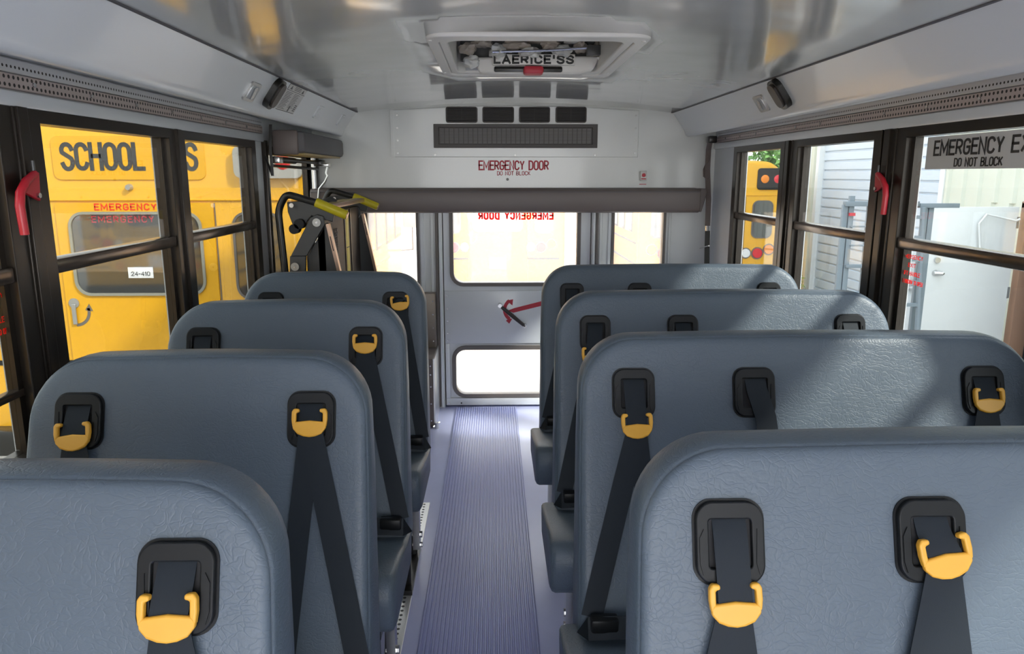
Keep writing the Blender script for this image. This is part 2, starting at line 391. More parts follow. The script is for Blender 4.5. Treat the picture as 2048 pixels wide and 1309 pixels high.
# vertical ribs and trims on rear wall either side of the door
for k, (x0, x1, dz, mm) in enumerate(((-.560, -.535, .010, 'door'), (-.498, -.478, .008, 'rear'), (-.470, -.452, .016, 'gasket'), (-.450, -.436, .02, 'door'), (.456, .470, .02, 'door'), (.476, .490, .016, 'gasket'), (.497, .514, .010, 'rear'), (.548, .566, .008, 'door'), (.905, .92, .01, 'rear'))):
    struct(MB().box(x0, x1, YR-dz, YR+.002, .01 if abs(x0) < .48 else .60, 1.30), 'trim_%d' % (k+1), M[mm], bevel=.003)
# emergency door
d = struct(holed([(DX0+.006, .012), (DX1-.006, .012), (DX1-.006, 1.31), (DX0+.006, 1.31)], [rrect(-.368, .368, .775, 1.26, .06), rrect(-.362, .362, .085, .368, .06)], FY, 4.395, 4.435), 'door_1', M['door'])
d['label'] = 'light grey rear emergency door with two rounded windows'
ringplate(-.366, .366, .777, 1.258, .058, .022, FY, 4.378, 4.44).build('window_gasket', M['gasket'], d, smooth=True)
ringplate(-.36, .36, .087, .366, .058, .024, FY, 4.378, 4.44).build('window_gasket', M['gasket'], d, smooth=True)
plate(rrect(-.368, .368, .775, 1.26, .06), FY, 4.41, 4.414).build('glass', M['rearglass'], d)
plate(rrect(-.362, .362, .085, .368, .06), FY, 4.41, 4.414).build('glass', M['rearglass'], d)
MB().box(-.422, .444, 4.384, 4.396, .405, .728, .002).build('door_panel', M['door'], d, smooth=True)
q = MB().box(-.422, .444, 4.380, 4.396, .015, .06, .003); q.box(-.422, -.395, 4.380, 4.396, .06, .405, .003)
q.build('door_sill', M['door'], d, smooth=True)
for z in (.700, .620, .545, .47, .425, .03):
    MB().tube([(-.407, 4.386, z), (-.407, 4.376, z)], .0045, 8).build('rivet', M['steel'], d, smooth=True)
MB().tube([(-.33, 4.386, .03), (-.33, 4.376, .03)], .005, 8).build('rivet', M['black'], d, smooth=True)
q = MB().box(DX0-.02, DX1+.02, 4.4405, 4.46, -.05, .03); q.box(DX0-.02, DX0+.03, 4.4405, 4.46, .03, 1.32); q.box(DX1-.03, DX1+.02, 4.4405, 4.46, .03, 1.32)
q.build('door_stop', M['gasket'], d)
# interior release handle, red arrow, small label
a, b = P(1000, 612, Y=4.34), P(1050, 653, Y=4.34)
h = MB().tube([a, a.lerp(b, .15), a.lerp(b, .5), b], [.007, .011, .012, .010], 10)
hd = h.build('door_handle', M['grille'], d, smooth=True)
q = MB(); 
for p in (a, b): q.tube([p+Vector((0, -.008, 0)), p+Vector((0, .05, 0))], .012, 10)
q.build('handle_mount', M['steel'], hd, smooth=True)
def arc_pts(c, r0, r1, a0, a1, n=14):
    o = [(c[0]+r1*math.cos(math.radians(a0+(a1-a0)*k/n)), c[1]+r1*math.sin(math.radians(a0+(a1-a0)*k/n))) for k in range(n+1)]
    i = [(c[0]+r0*math.cos(math.radians(a0+(a1-a0)*k/n)), c[1]+r0*math.sin(math.radians(a0+(a1-a0)*k/n))) for k in range(n+1)]
    return o+i[::-1]
cx, cz = -.005, .600
q = MB(); FYd = lambda u, v, dd: (u, dd, v)
m2 = plate(arc_pts((cx+.01, cz+.012), .058, .078, 125, 235), FYd, 4.3825, 4.384); q.add(m2.v, m2.f)
for pts in ([(-.052, .668), (-.012, .676), (-.016, .638)], [(-.055, .545), (-.035, .527), (-.018, .556), (-.034, .560)], [(-.045, .607), (-.01, .594), (.44, .705), (.44, .735), (-.005, .622)]):
    m2 = plate(pts, FYd, 4.3822, 4.384); q.add(m2.v, m2.f)
q.build('arrow_decal', M['redtext'], d)
q = MB()
for z in (.615, .56, .535): q.box(.215, .30, 4.3826, 4.384, z, z+.003)
for x in (.215, .30): q.box(x, x+.003, 4.3826, 4.384, .535, .618)
q.build('instruction_label', M['redtext'], d)
q = text_mb('EMERGENCY DOOR', -.218, .228, 1.148, 1.196, lambda u, v, dd: (.01-u, 4.409-dd, v), .015, weight=.2, gap=.36)
q.build('door_lettering', M['redfilm'], d)

# side walls
def side(sgn):
    nm = 'left' if sgn < 0 else 'right'; X = 1.16*sgn; XO = 1.21*sgn
    if sgn < 0: ops = [(-1.85, -1.10), (-.95, -.27), (-.12, .66), (.80, 1.61), (1.75, 2.44), (2.55, 3.25)]
    else: ops = [(-1.85, -1.10), (-.95, -.27), (-.12, .62), (.78, 1.43), (1.62, 2.33), (2.517, 3.16), (3.34, 3.95)]
    ZB, ZT = .78, 1.535
    holes = [[(a, ZB), (b, ZB), (b, ZT), (a, ZT)] for a, b in ops]
    if sgn < 0: holes.append([(3.45, .25), (4.35, .25), (4.35, 1.54), (3.45, 1.54)])
    struct(holed([(Y0, 0), (4.44, 0), (4.44, 1.70), (Y0, 1.70)], holes, FX, X, XO), 'wall_'+nm, M['wall'])
    # bronze window frames
    n0 = 3 if sgn < 0 else 11
    for i, (a, b) in enumerate(ops):
        zt, zb = ZT, ZB
        fr = holed([(a-.05, zb-.05), (b+.05, zb-.05), (b+.05, zt+.018), (a-.05, zt+.018)], [[(a+.006, zb+.02), (b-.006, zb+.02), (b-.006, zt-.012), (a+.006, zt-.012)]], FX, X-.012*sgn, X+.045*sgn)
        f = struct(fr, 'window_%d' % (n0+i), M['frame'], bevel=.002)
        xr0, xr1 = X-.004*sgn, X+.03*sgn
        MB().box(X-.008*sgn, X+.036*sgn, a+.006, b-.006, 1.180, 1.216, .007).build('window_rail', M['rail'], f, smooth=True)
        MB().box(X+.008*sgn, X+.024*sgn, a+.006, a+.024, zb+.02, zt-.012).build('sash_frame', M['frame'], f)
        MB().box(X+.008*sgn, X+.024*sgn, b-.024, b-.006, zb+.02, zt-.012).build('sash_frame', M['frame'], f)
        if sgn < 0 and i == 3: MB().box(X+.005*sgn, X+.03*sgn, a+.006, b-.006, .93, .948, .004).build('lower_rail', M['rail'], f, smooth=True)
        MB().box(X+.018*sgn, X+.021*sgn, a+.004, b-.004, zb+.02, 1.192).build('glass', M['tintglass' if sgn < 0 else 'rightglass'], f)
        MB().box(X+.010*sgn, X+.013*sgn, a+.004, b-.004, 1.21, zt-.01).build('glass', M['tintglass' if sgn < 0 else 'rightglass'], f)
    # bronze post covers with channels between windows
    q = MB()
    for (a, b), (c, e2) in zip(ops[:-1], ops[1:]):
        mid0, mid1 = b+.045, c-.045
        if mid1 < mid0: mid0, mid1 = (b+c)/2-.02, (b+c)/2+.02
        q.box(X-.010*sgn, X, mid0-.01, mid1+.01, .72, 1.553)
        q.box(X-.022*sgn, X, (b+c)/2-.018, (b+c)/2+.018, .80, 1.553)
        q.box(X-.016*sgn, X, mid0, mid0+.008, .80, 1.553); q.box(X-.016*sgn, X, mid1-.008, mid1, .80, 1.553)
    struct(q, 'trim_%d' % (11 if sgn < 0 else 12), M['frame'], bevel=.002)
    # header lip above the windows
    struct(MB().box(X-.014*sgn, X+.01*sgn, Y0, 3.42 if sgn < 0 else 4.36, 1.552, 1.585, .004), 'trim_%d' % (13 if sgn < 0 else 14), M['duct'], smooth=True)
    # overhead duct: joint line at the ceiling, face, curved lip, underside
    pr = [(.900, 1.7625), (.975, 1.655), (.979, 1.642), (.984, 1.630), (.991, 1.624), (1.000, 1.6225), (1.02, 1.629), (1.09, 1.6535), (1.158, 1.656), (1.158, 1.72), (1.02, 1.762), (.95, 1.7625)]
    dk = MB().prism([(sgn*x, z) for x, z in pr], 'y', Y0, 4.376)
    o = struct(dk, 'trim_%d' % (15 if sgn < 0 else 16), M['duct'], smooth=True); 
    q = MB().box(sgn*.893, sgn*.903, Y0, 4.376, 1.7545, 1.7640)
    struct(q, 'trim_%d' % (17 if sgn < 0 else 18), M['greypad'])
    # perforated tie down track and the perforated strip above it
    yb = 3.40 if sgn < 0 else 4.30
    q = MB().box(X-.016*sgn, X, Y0, yb, 1.588, 1.620); 
    t = q.build('perforated_track', M['track'], bevel=.002, origin=(X, 0, 1.588))
    tag(t, 'long perforated metal tie-down rail above the %s windows' % nm, 'rail')
    y = .3
    while y < yb:
        MB().tube([(X-.014*sgn, y, 1.604), (X-.0195*sgn, y, 1.604)], .005, 8).build('screw', M['steel'], t, smooth=True); y += .24
    ang = MB().box(X-.013*sgn, X, Y0, yb, 1.6215, 1.652)
    tag(ang.build('speaker_strip', M['trackf'], origin=(X, 0, 1.6215), bevel=.003), 'faint perforated strip under the %s overhead duct' % nm, 'strip')
side(-1); side(1)
# lift door in the left wall
ld = struct(holed([(3.44, .1), (4.36, .1), (4.36, 1.548), (3.44, 1.548)], [[(3.50, .55), (4.27, .55), (4.27, 1.50), (3.50, 1.50)]], FX, -1.172, -1.20), 'door_2', M['frame'])
MB().box(-1.188, -1.185, 3.49, 4.28, .54, 1.51).build('glass', M['tintglass'], ld)
q = MB().tube([(-1.135, 4.27, .1), (-1.135, 4.27, 1.52)], .014, 12); q.build('door_post', M['steel'], ld, smooth=True)
q = MB().box(-1.17, -1.12, 4.30, 4.345, .1, 1.53, .004); q.build('door_jamb', M['black'], ld, smooth=True)
q = MB().box(-1.17, -1.14, 3.42, 3.455, .1, 1.56, .004); q.build('door_jamb', M['frame'], ld, smooth=True)
q = MB().tube([P(655, 333, Y=4.22), P(652, 346, Y=4.22), P(655, 352, Y=4.22), P(650, 363, Y=4.22), P(638, 378, Y=4.22), P(636, 400, Y=4.22), P(636, 540, Y=4.22)], .006, 8)
q.build('latch_rod', M['alu'], ld, smooth=True)
q = MB().box(*(-1.085, -1.035, 4.20, 4.25, 1.452, 1.472), .004); q.build('latch_block', M['alu'], ld, smooth=True)
# gas strut, closer arm above lift door
t = MB().tube([(-1.13, 3.50, 1.478), (-1.08, 4.2, 1.474)], .010, 10); t.tube([(-1.13, 3.50, 1.478), (-1.115, 3.8, 1.476)], .015, 10)
o = t.build('door_closer', M['black'], smooth=True); tag(o, 'black closer arm running along the top of the lift door', 'door closer')
q = MB().box(-1.14, -1.10, 3.48, 3.54, 1.46, 1.49, .004); q.build('bracket', M['steel'], o, smooth=True)
q = MB().box(-1.10, -1.06, 4.14, 4.24, 1.455, 1.488, .004); q.build('bracket', M['black'], o, smooth=True)
q = MB().tube([(-1.14, 3.50, 1.45), (-1.09, 4.18, 1.44)], .007, 8); q.build('rod', M['black'], o, smooth=True)

# ---------------- rear header pad, AC panel, lettering ----------------
hp = MB().prism([(4.376, 1.335), (4.255, 1.332), (4.238, 1.322), (4.232, 1.30), (4.232, 1.225), (4.240, 1.204), (4.26, 1.196), (4.376, 1.196)], 'x', -1.155, 1.05)
o = hp.build('header_pad', M['brown'], bevel=.006); tag(o, 'long dark brown padded header above the rear emergency door', 'pad')
MB().box(-1.15, 1.045, 4.2305, 4.236, 1.312, 1.316).build('seam', M['greypad'], o)
q = MB().prism([(1.050, 1.20), (1.050, 1.332), (1.082, 1.332), (1.090, 1.31), (1.062, 1.20)], 'y', 4.25, 4.376); q.build('end_cap', M['brown'], o, bevel=.004)
ac = empty('air_conditioner_panel', (0, 4.376, 1.50), 'light grey riveted panel with four small vents above a wide brown grille', 'air conditioner')
MB().add([], [])
pts = [(-.70, 1.508), (.708, 1.508), (.708, 1.768), (.35, 1.788), (0, 1.795), (-.35, 1.788), (-.70, 1.768)]
plate(pts, FY, 4.366, 4.3795).build('panel', M['rear'], ac, bevel=.003)
for k, (x, z) in enumerate([(-.672, z) for z in (1.53, 1.60, 1.67, 1.74)]+[(.69, z) for z in (1.53, 1.60, 1.67, 1.74)]+[(x, 1.52) for x in (-.46, 0, .46)]):
    MB().tube([(x, 4.368, z), (x, 4.361, z)], .005, 8).build('rivet', M['silver'], ac, smooth=True)
MB().box(-.712, -.692, 4.3655, 4.376, 1.508, 1.77, .001).build('edge_strip', M['rear'], ac)
for x0, x1 in ((892, 955), (965, 1028), (1038, 1100), (1111, 1173)):
    a, b = P(x0, 245, Y=4.366), P(x1, 215, Y=4.366)
    v = ringplate(a.x+.008, b.x-.008, a.z+.006, b.z-.006, .004, .008, FY, 4.350, 4.367).build('vent', M['grille'], ac, bevel=.002)
    MB().box(a.x+.004, b.x-.004, 4.362, 4.366, a.z+.004, b.z-.004).build('backing', M['pocket'], v)
    q = MB()
    for k in range(9):
        z = a.z+.012+k*(b.z-a.z-.024)/8; q.box(a.x+.008, b.x-.008, 4.354, 4.364, z-.0012, z+.0012)
    q.box((a.x+b.x)/2-.001, (a.x+b.x)/2+.001, 4.352, 4.36, a.z+.006, b.z-.006)
    q.build('louvre', M['grille'], v)
a, b = P(868, 296, Y=4.366), P(1195, 249, Y=4.366)
v = holed([(a.x, a.z), (b.x, a.z), (b.x, b.z), (a.x, b.z)], [[(a.x+.03, a.z+.02), (b.x-.03, a.z+.02), (b.x-.03, b.z-.02), (a.x+.03, b.z-.02)]], FY, 4.350, 4.367).build('return_grille', M['grille'], ac, bevel=.002)
MB().box(a.x+.02, b.x-.02, 4.3565, 4.366, a.z+.012, b.z-.012).build('backing', M['grille'], v)
q = MB(); nx, nz_ = 32, 10
for i in range(nx):
    for j in range(nz_):
        x = a.x+.035+i*(b.x-a.x-.07)/nx; z = a.z+.025+j*(b.z-a.z-.048)/nz_
        q.box(x+.002, x+(b.x-a.x-.07)/nx-.003, 4.3555, 4.358, z+.001, z+(b.z-a.z-.048)/nz_-.0028)
q.build('mesh_slots', M['slot'], v)
a, b = P(957, 341, Y=YR), P(1098, 321, Y=YR)
RW = lambda u, v, dd: (u, YR-.0008-dd, v)
o = text_mb('EMERGENCY DOOR', a.x, b.x, a.z, b.z, RW, .012).build('door_sign', M['redtext']); tag(o, 'red emergency door wording with do not block beneath on the rear wall', 'sign')
a, b = P(994, 351, Y=YR), P(1061, 342.5, Y=YR)
text_mb('DO NOT BLOCK', a.x, b.x, a.z, b.z, RW, .012).build('second_line', M['redtext'], o)
p = P(1286, 352, Y=YR)
o = MB().box(p.x-.02, p.x+.02, YR-.02, YR, p.z-.028, p.z+.028, .005).build('alarm_button', M['white'], smooth=True); tag(o, 'small white box with a red button on the rear wall', 'button')
MB().tube([(p.x, YR-.019, p.z+.004), (p.x, YR-.026, p.z+.004)], .011, 16).build('button', M['redtext'], o, smooth=True)
MB().box(p.x-.014, p.x+.014, YR-.0212, YR-.0195, p.z-.02, p.z-.014).build('label', M['redtext'], o)
MB().box(p.x-.02, p.x+.02, YR-.002, YR, p.z-.05, p.z-.046).build('lower_label', M['redtext'], o)
p = P(1015, 359, Y=YR)
o = MB().tube([(p.x, YR+.001, p.z), (p.x, YR-.006, p.z)], .008, 12).build('screw_plug', M['black'], smooth=True); tag(o, 'tiny black plug under the red rear wall lettering', 'plug')

# ---------------- roof hatch ----------------
hc = Vector((.005, 2.67, 1.80))
ht = empty('roof_hatch', hc, 'white framed roof escape hatch full of crumpled liner with a red knob', 'roof hatch')
fo = rrect(-.322, .340, 2.24, 3.15, .06); fi = rrect(-.262, .272, 2.335, 3.045, .05)
fi2 = rrect(-.288, .300, 2.305, 3.09, .055)
holed(fo, [fi2], FZ, 1.796, 1.812).build('frame', M['white'], ht, bevel=.005, segs=3)
holed(fi2, [fi], FZ, 1.800, 1.99).build('recess', M['white'], ht, bevel=.004)
MB().box(-.34, .35, 2.2, 3.14, 1.99, 2.02).build('cover', M['white'], ht)
for (x, y) in ((-.31, 2.3), (-.31, 3.0), (.32, 2.3), (.32, 3.0)):
    MB().tube([(x, y, 1.797), (x, y, 1.793)], .006, 8).build('screw', M['white'], ht, smooth=True)
# inner tray at the far side, with lettered plate, dark slot and red knob
a, b = P(950, 148, Y=2.96), P(1195, 120, Y=2.96)
poly = [(a.x-.01, b.z+.005), (a.x+.02, a.z+.004), (a.x+.07, a.z-.002), (b.x-.07, a.z-.002), (b.x-.02, a.z+.012), (b.x+.01, b.z+.012), (0, b.z+.01)]
plate(poly, FY, 2.94, 3.02).build('inner_tray', M['white'], ht, bevel=.008)
a, b = P(988, 144, Y=2.93), P(1125, 133, Y=2.93)
MB().box(a.x, b.x, 2.925, 2.945, a.z, b.z, .006).build('slot', M['black'], ht, smooth=True)
a, b = P(1047, 149, Y=2.90), P(1087, 132, Y=2.90)
MB().box(a.x, b.x, 2.885, 2.945, a.z, b.z, .010).build('red_knob', M['redtext'], ht, smooth=True)
a, b = P(985, 130, Y=2.92), P(1150, 109, Y=2.92)
pl = MB().box(a.x, b.x, 2.915, 2.945, a.z, b.z, .002).build('lettered_plate', M['white'], ht, smooth=True)
text_mb("LAERICE'SS", a.x+.004, b.x-.004, a.z+.003, b.z-.003, lambda u, v, dd: (u, 2.9145-dd, v), .03, weight=.24, gap=.28).build('lettering', M['blacktext'], pl)
q = MB().tube([P(985, 104, Y=2.90), P(1100, 101, Y=2.9), P(1195, 94, Y=2.88)], .005, 8); q.build('chrome_bar', M['steel'], ht, smooth=True)
q = MB().box(*(P(1172, 110, Y=2.9).x, P(1200, 110, Y=2.9).x, 2.87, 2.90, P(1100, 112, Y=2.9).z, P(1100, 92, Y=2.9).z), .003); q.build('bar_clip', M['darkgrey'], ht, smooth=True)
def crumple(c, rad, seed, m):
    bm = bmesh.new(); bmesh.ops.create_icosphere(bm, subdivisions=3, radius=1)
    for v in bm.verts:
        n = noise.noise(v.co*1.6+Vector((seed, 0, 0)))*.4+abs(noise.noise(v.co*2.3+Vector((0, seed, 0))))*.35
        v.co = Vector((v.co.x*rad[0], v.co.y*rad[1], v.co.z*rad[2]))*(.8+n)+Vector(c)
    q = MB().bm(bm); q.build('crumpled_liner', m, ht, smooth=True)
for k, (x, y, rx, rz, mm) in enumerate(((945, 118, .03, .022, 'crumplew'), (935, 92, .03, .02, 'crumple'), (995, 98, .028, .028, 'crumplew'), (965, 82, .035, .016, 'crumple'), (1030, 84, .05, .02, 'crumple'), (1060, 100, .04, .022, 'crumplew'), (1100, 85, .035, .018, 'crumple'), (1125, 98, .035, .026, 'crumplew'), (1160, 88, .025, .022, 'crumple'), (1190, 92, .022, .025, 'crumple'), (1205, 110, .02, .016, 'crumplew'), (1085, 76, .05, .012, 'crumple'), (1150, 76, .04, .012, 'crumplew'), (1180, 78, .02, .014, 'darkgrey'))):
    p = P(x, y+6, Y=2.93); crumple(p, (rx*1.15, .035, rz*1.15), k*3.7, M[mm])
q = MB().box(-.25, .262, 2.99, 3.035, 1.84, 1.95); q.build('dark_backing', M['darkgrey'], ht)

# ---------------- fixtures on the ducts ----------------
def ductpt(sgn, y, t):   # point on the duct face, t 0..1 from ceiling joint to the lower lip
    return Vector((sgn*(.900+.075*t), y, 1.7625-.1075*t))
def duct_plate(sgn, y0, y1, t0, t1, out, name, m, parent=None, r=.012, base=-.002, ring=0):
    n = Vector((-sgn*.82, 0, -.572)).normalized()
    def fm(u, v, d): return ductpt(sgn, u, v/.131)+n*d
    pts = rrect(y0, y1, t0*.131, t1*.131, r)
    if ring: mb = holed(pts, [rrect(y0+ring, y1-ring, t0*.131+ring, t1*.131-ring, max(.003, r-ring*.5))], fm, base, out)
    else: mb = plate(pts, fm, base, out)
    return mb, fm
def reading_light(sgn, y, hw, t0, t1, label, dim=False):
    mb, fm = duct_plate(sgn, y-hw, y+hw, t0, t1, .006, '', None)
    o = tag(mb.build('dome_light', M['duct'] if dim else M['silver'], bevel=.002), label, 'light', 'small lights on the overhead ducts')
    mb, fm = duct_plate(sgn, y-hw*.75, y+hw*.75, t0+.08, t1-.08, .009, '', None, base=.003)
    mb.build('lens', M['lens'] if not dim else M['duct'], o, bevel=.002)
    if not dim:
        q = plate([(y-hw*.4, .075), (y-hw*.1, .115), (y+hw*.3, .108), (y+hw*.15, .08), (y-hw*.1, .065)], fm, .008, .014)
        q.build('reflector', M['steel'], o)
reading_light(-1, 2.66, .052, .42, .96, 'left duct light with bright reflector, nearest the camera')
reading_light(-1, 3.62, .052, .36, .86, 'left duct light just beyond the printed placard', True)
reading_light(-1, 4.14, .045, .36, .86, 'left duct light nearest the rear wall', True)
reading_light(1, 3.06, .052, .40, .95, 'square light with bright reflector on the right duct')
def speaker(sgn, y, label):
    mb, fm = duct_plate(sgn, y-.042, y+.042, .06, .97, .022, '', None, r=.035)
    o = tag(mb.build('speaker', M['black'], bevel=.005), label, 'speaker', 'black speakers on the overhead ducts')
    mb, fm = duct_plate(sgn, y-.026, y+.032, .14, .88, .030, '', None, r=.025, base=.02)
    mb.build('speaker_grille', M['grille'], o, bevel=.004)
speaker(-1, 2.86, 'black oval speaker on the left duct beside the placard')
speaker(1, 2.82, 'black oval speaker on the right duct')
mb, fm = duct_plate(-1, 3.0, 3.26, .06, .95, .0015, '', None, r=.004)
o = tag(mb.build('safety_placard', M['signgrey']), 'printed grey safety placard on the left duct next to the speaker', 'placard')
q = MB()
def pr_(a, b, c, d2): m3 = plate([(a, c), (b, c), (b, d2), (a, d2)], fm, .0012, .0022); q.add(m3.v, m3.f)
pr_(3.0, 3.26, .008, .0105); pr_(3.0, 3.26, .034, .036); pr_(3.005, 3.255, .1215, .124); pr_(3.0, 3.002, .008, .035)
for yy in (3.045, 3.215):
    m3 = plate([(yy-.014, .030), (yy, .013), (yy+.014, .030)], fm, .0012, .0022); q.add(m3.v, m3.f)
for k in range(3): pr_(3.09, 3.18, .014+k*.006, .0165+k*.006)
for k in range(13): pr_(3.01, 3.10-.01*(k % 3), .042+k*.006, .0440+k*.006)
for k in range(11): pr_(3.125, 3.20-.012*(k % 2), .042+k*.006, .0438+k*.006)
for k in range(4): pr_(3.215, 3.245, .085+k*.008, .089+k*.008)
pr_(3.15, 3.165, .095, .12)
q.build('printing', M['darkgrey'], o)

# pad above the lift door
q = MB().box(-1.118, -.975, 3.46, 4.34, 1.505, 1.602, .02)
o = tag(q.build('door_pad', M['greypad'], smooth=True), 'dark grey padded bumper above the wheelchair lift door', 'pad')
MB().box(-1.121, -1.005, 3.448, 3.475, 1.497, 1.607, .012).build('end_cap', M['brown'], o, smooth=True)
MB().box(-1.10, -.99, 3.5, 4.3, 1.498, 1.507).build('underside_strip', M['tan'], o)
# dangling strap
def ribbon(pts, width, wdir, th=.0016, n=None):
    mb = MB(); wdir = Vector(wdir)
    pts = [Vector(p) for p in pts]; vs = []; fs = []
    for i, p in enumerate(pts):
        t = (pts[min(i+1, len(pts)-1)]-pts[max(i-1, 0)]).normalized()
        nn = Vector(n) if n is not None else t.cross(wdir).normalized()
        wd = nn.cross(t).normalized() if n is not None else wdir
        for a, b in ((-1, -1), (1, -1), (1, 1), (-1, 1)): vs.append(p+wd*(a*width/2)+nn*(b*th/2))
    for i in range(len(pts)-1):
        for k in range(4): k2 = (k+1) % 4; fs.append((i*4+k, i*4+k2, i*4+4+k2, i*4+4+k))
    fs += [(3, 2, 1, 0), tuple(len(pts)*4-4+k for k in range(4))]
    return mb.add(vs, fs)
q = ribbon([P(541, 249, Y=3.40), P(541, 300, Y=3.40), P(545, 352, Y=3.40)], .012, (1, 0, 0), .006); m2 = ribbon([P(545, 352, Y=3.40), P(537, 330, Y=3.41), P(530, 312, Y=3.42)], .010, (1, 0, 0), .005); q.add(m2.v, m2.f)
tag(q.build('hanging_strap', M['black']), 'thin black strap dangling from the left duct by the lift door', 'strap')
# shoulder belt hanging on the right rear corner
a = [P(1421, 279, X=1.10), P(1417, 300, X=1.10), P(1415, 340, X=1.10), P(1417, 400, X=1.10), P(1415, 452, X=1.10)]
o = tag(ribbon(a, .030, (0, .35, .0), .004, n=(-.6, -.8, 0)).build('shoulder_belt', M['brown']), 'brown tie-down belt hanging in the right rear corner', 'belt')
q = MB().box(1.085, 1.13, a[0].y-.03, a[0].y+.03, a[0].z-.02, a[0].z+.018, .006); q.build('anchor', M['black'], o, smooth=True)
ribbon([P(1420, 310, X=1.10), P(1408, 340, X=1.09), P(1408, 352, X=1.09), P(1416, 358, X=1.10)], .012, (0, 1, 0), .004, n=(-.6, -.8, 0)).build('loop', M['brown'], o)
ribbon([P(1415, 462, X=1.10), P(1414, 500, X=1.10), P(1413, 560, X=1.10)], .028, (0, 1, 0), .006, n=(-.6, -.8, 0)).build('lower_strap', M['black'], o)
q = MB().tube([P(1400, 497, X=1.09), P(1418, 492, X=1.09)], .004, 8); q.tube([P(1414, 452, X=1.10), P(1414, 466, X=1.10)], .010, 8); q.build('buckle', M['steel'], o, smooth=True)

# emergency exit handles on the posts
def exit_handle(sgn, y, label):
    X = sgn*1.130; o = empty('emergency_exit_lever', (X, y-.04, 1.28), label, 'lever', 'red emergency window levers')
    L_ = [(X, y, 1.412), (X-.006*sgn, y-.045, 1.395), (X-.010*sgn, y-.075, 1.372), (X-.010*sgn, y-.082, 1.345), (X-.010*sgn, y-.078, 1.285)]
    MB().tube(L_, [.008, .009, .0095, .0095, .009], 10).build('grip', M['red'], o, smooth=True)
    q = MB().prism([(y-.05, 1.372), (y+.004, 1.352), (y+.012, 1.415), (y-.045, 1.398)], 'x', X-.004*sgn, X+.004*sgn); q.build('mounting_plate', M['red'], o, bevel=.002)
    MB().tube([(X+.02*sgn, y-.006, 1.365), (X-.010*sgn, y-.006, 1.365)], .006, 8).build('bolt', M['steel'], o, smooth=True)
    MB().tube([(X, y-.002, 1.415), (X, y-.002, 1.440)], .004, 8).build('pin', M['darkgrey'], o, smooth=True)
exit_handle(-1, 1.68, 'red emergency window lever on the dark post beside the left windows')
exit_handle(1, 2.44, 'red emergency window lever on the dark post between the right windows')
# exit sign on the right window, red instructions on both emergency windows
a = P(1857, 273, X=1.15); 
sgw = empty('exit_sign', (1.15, 2.0, 1.42), 'grey emergency exit do not block card on the right window', 'sign')
MB().box(1.148, 1.151, 1.62, 2.205, 1.425, 1.517).build('card', M['signgrey'], sgw)
RX = lambda u, v, dd: (1.1475-dd, -u, v)
text_mb('EMERGENCY', -2.168, -1.868, 1.462, 1.506, RX).build('lettering', M['blacktext'], sgw)
text_mb('EXIT', -1.840, -1.722, 1.462, 1.506, RX).build('lettering', M['blacktext'], sgw)
text_mb('DO NOT BLOCK', -2.065, -1.865, 1.431, 1.455, RX, .005).build('lettering', M['blacktext'], sgw)
def instr(sgn, y0, y1):
    if sgn > 0: pl_ = lambda u, v, dd: (1.176-dd, -u, v); u0, u1 = -y1, -y0
    else: pl_ = lambda u, v, dd: (-1.176+dd, u, v); u0, u1 = y0, y1
    c = (u0+u1)/2; h = (u1-u0)/2
    o = empty('window_instructions', (sgn*1.176, (y0+y1)/2, 1.07), 'red emergency exit instructions lettered on the lower %s window' % ('right' if sgn > 0 else 'left'), 'lettering')
    for k, (s_, ww) in enumerate((('EMERGENCY', .8), ('EXIT', .3), ('LIFT HANDLE', .7), ('PUSH WINDOW TO OPEN', .98))):
        z = 1.165-k*.026; text_mb(s_, c-h*ww, c+h*ww, z-.013, z, pl_, .03, .0006).build('text_line', M['redfilm'], o)
instr(1, 2.195, 2.335); instr(-1, 1.475, 1.603)

# ---------------- lower left rear: riveted panel and heater box ----------------
o = MB().box(-.60, -.472, 4.30, 4.375, .40, .725, .003).build('kick_panel', M['tan'], smooth=True); tag(o, 'brownish riveted metal panel left of the rear door', 'panel')
o.data.materials[0] = mat('kick_panel_metal', (.25, .21, .17), .4, .4)
for z in (.44, .52, .60, .68): MB().tube([(-.487, 4.302, z), (-.487, 4.295, z)], .004, 8).build('rivet', M['steel'], o, smooth=True)
hb = MB().box(-.66, -.470, 4.02, 4.36, 0, .40, .004).build('heater_box', M['brown'], smooth=True); tag(hb, 'dark brown riveted heater box at floor beside the rear door', 'heater')
for z in (.04, .14, .24, .31, .36): MB().tube([(-.484, 4.022, z), (-.484, 4.015, z)], .004, 8).build('rivet', M['steel'], hb, smooth=True)
MB().box(-.555, -.500, 4.0185, 4.021, .30, .352).build('label', M['paper'], hb)
MB().box(-.545, -.515, 4.0178, 4.0186, .325, .343).build('label_print', M['darkgrey'], hb)
q = MB().tube([(-.455, 4.0, .0), (-.455, 4.0, .035)], .012, 8); q.tube([(-.475, 3.99, .012), (-.44, 4.02, .03)], .008, 8); q.build('floor_bolt', M['steel'], hb, smooth=True)
MB().box(-.470, -.462, 4.02, 4.36, 0, .40).build('edge_trim', M['alu'], hb)

# ---------------- floor track ----------------
ft = MB().box(-.448, -.410, Y0, 3.02, 0, .006).build('floor_track', M['ftrack'], bevel=.001); tag(ft, 'bright aluminium seat track along the floor left of the aisle', 'track')
q = MB(); y = .9
while y < 3.0: q.tube([(-.433, y, .0055), (-.433, y, .0066)], .0055, 8); y += .025
q.build('track_holes', M['darkgrey'], ft)

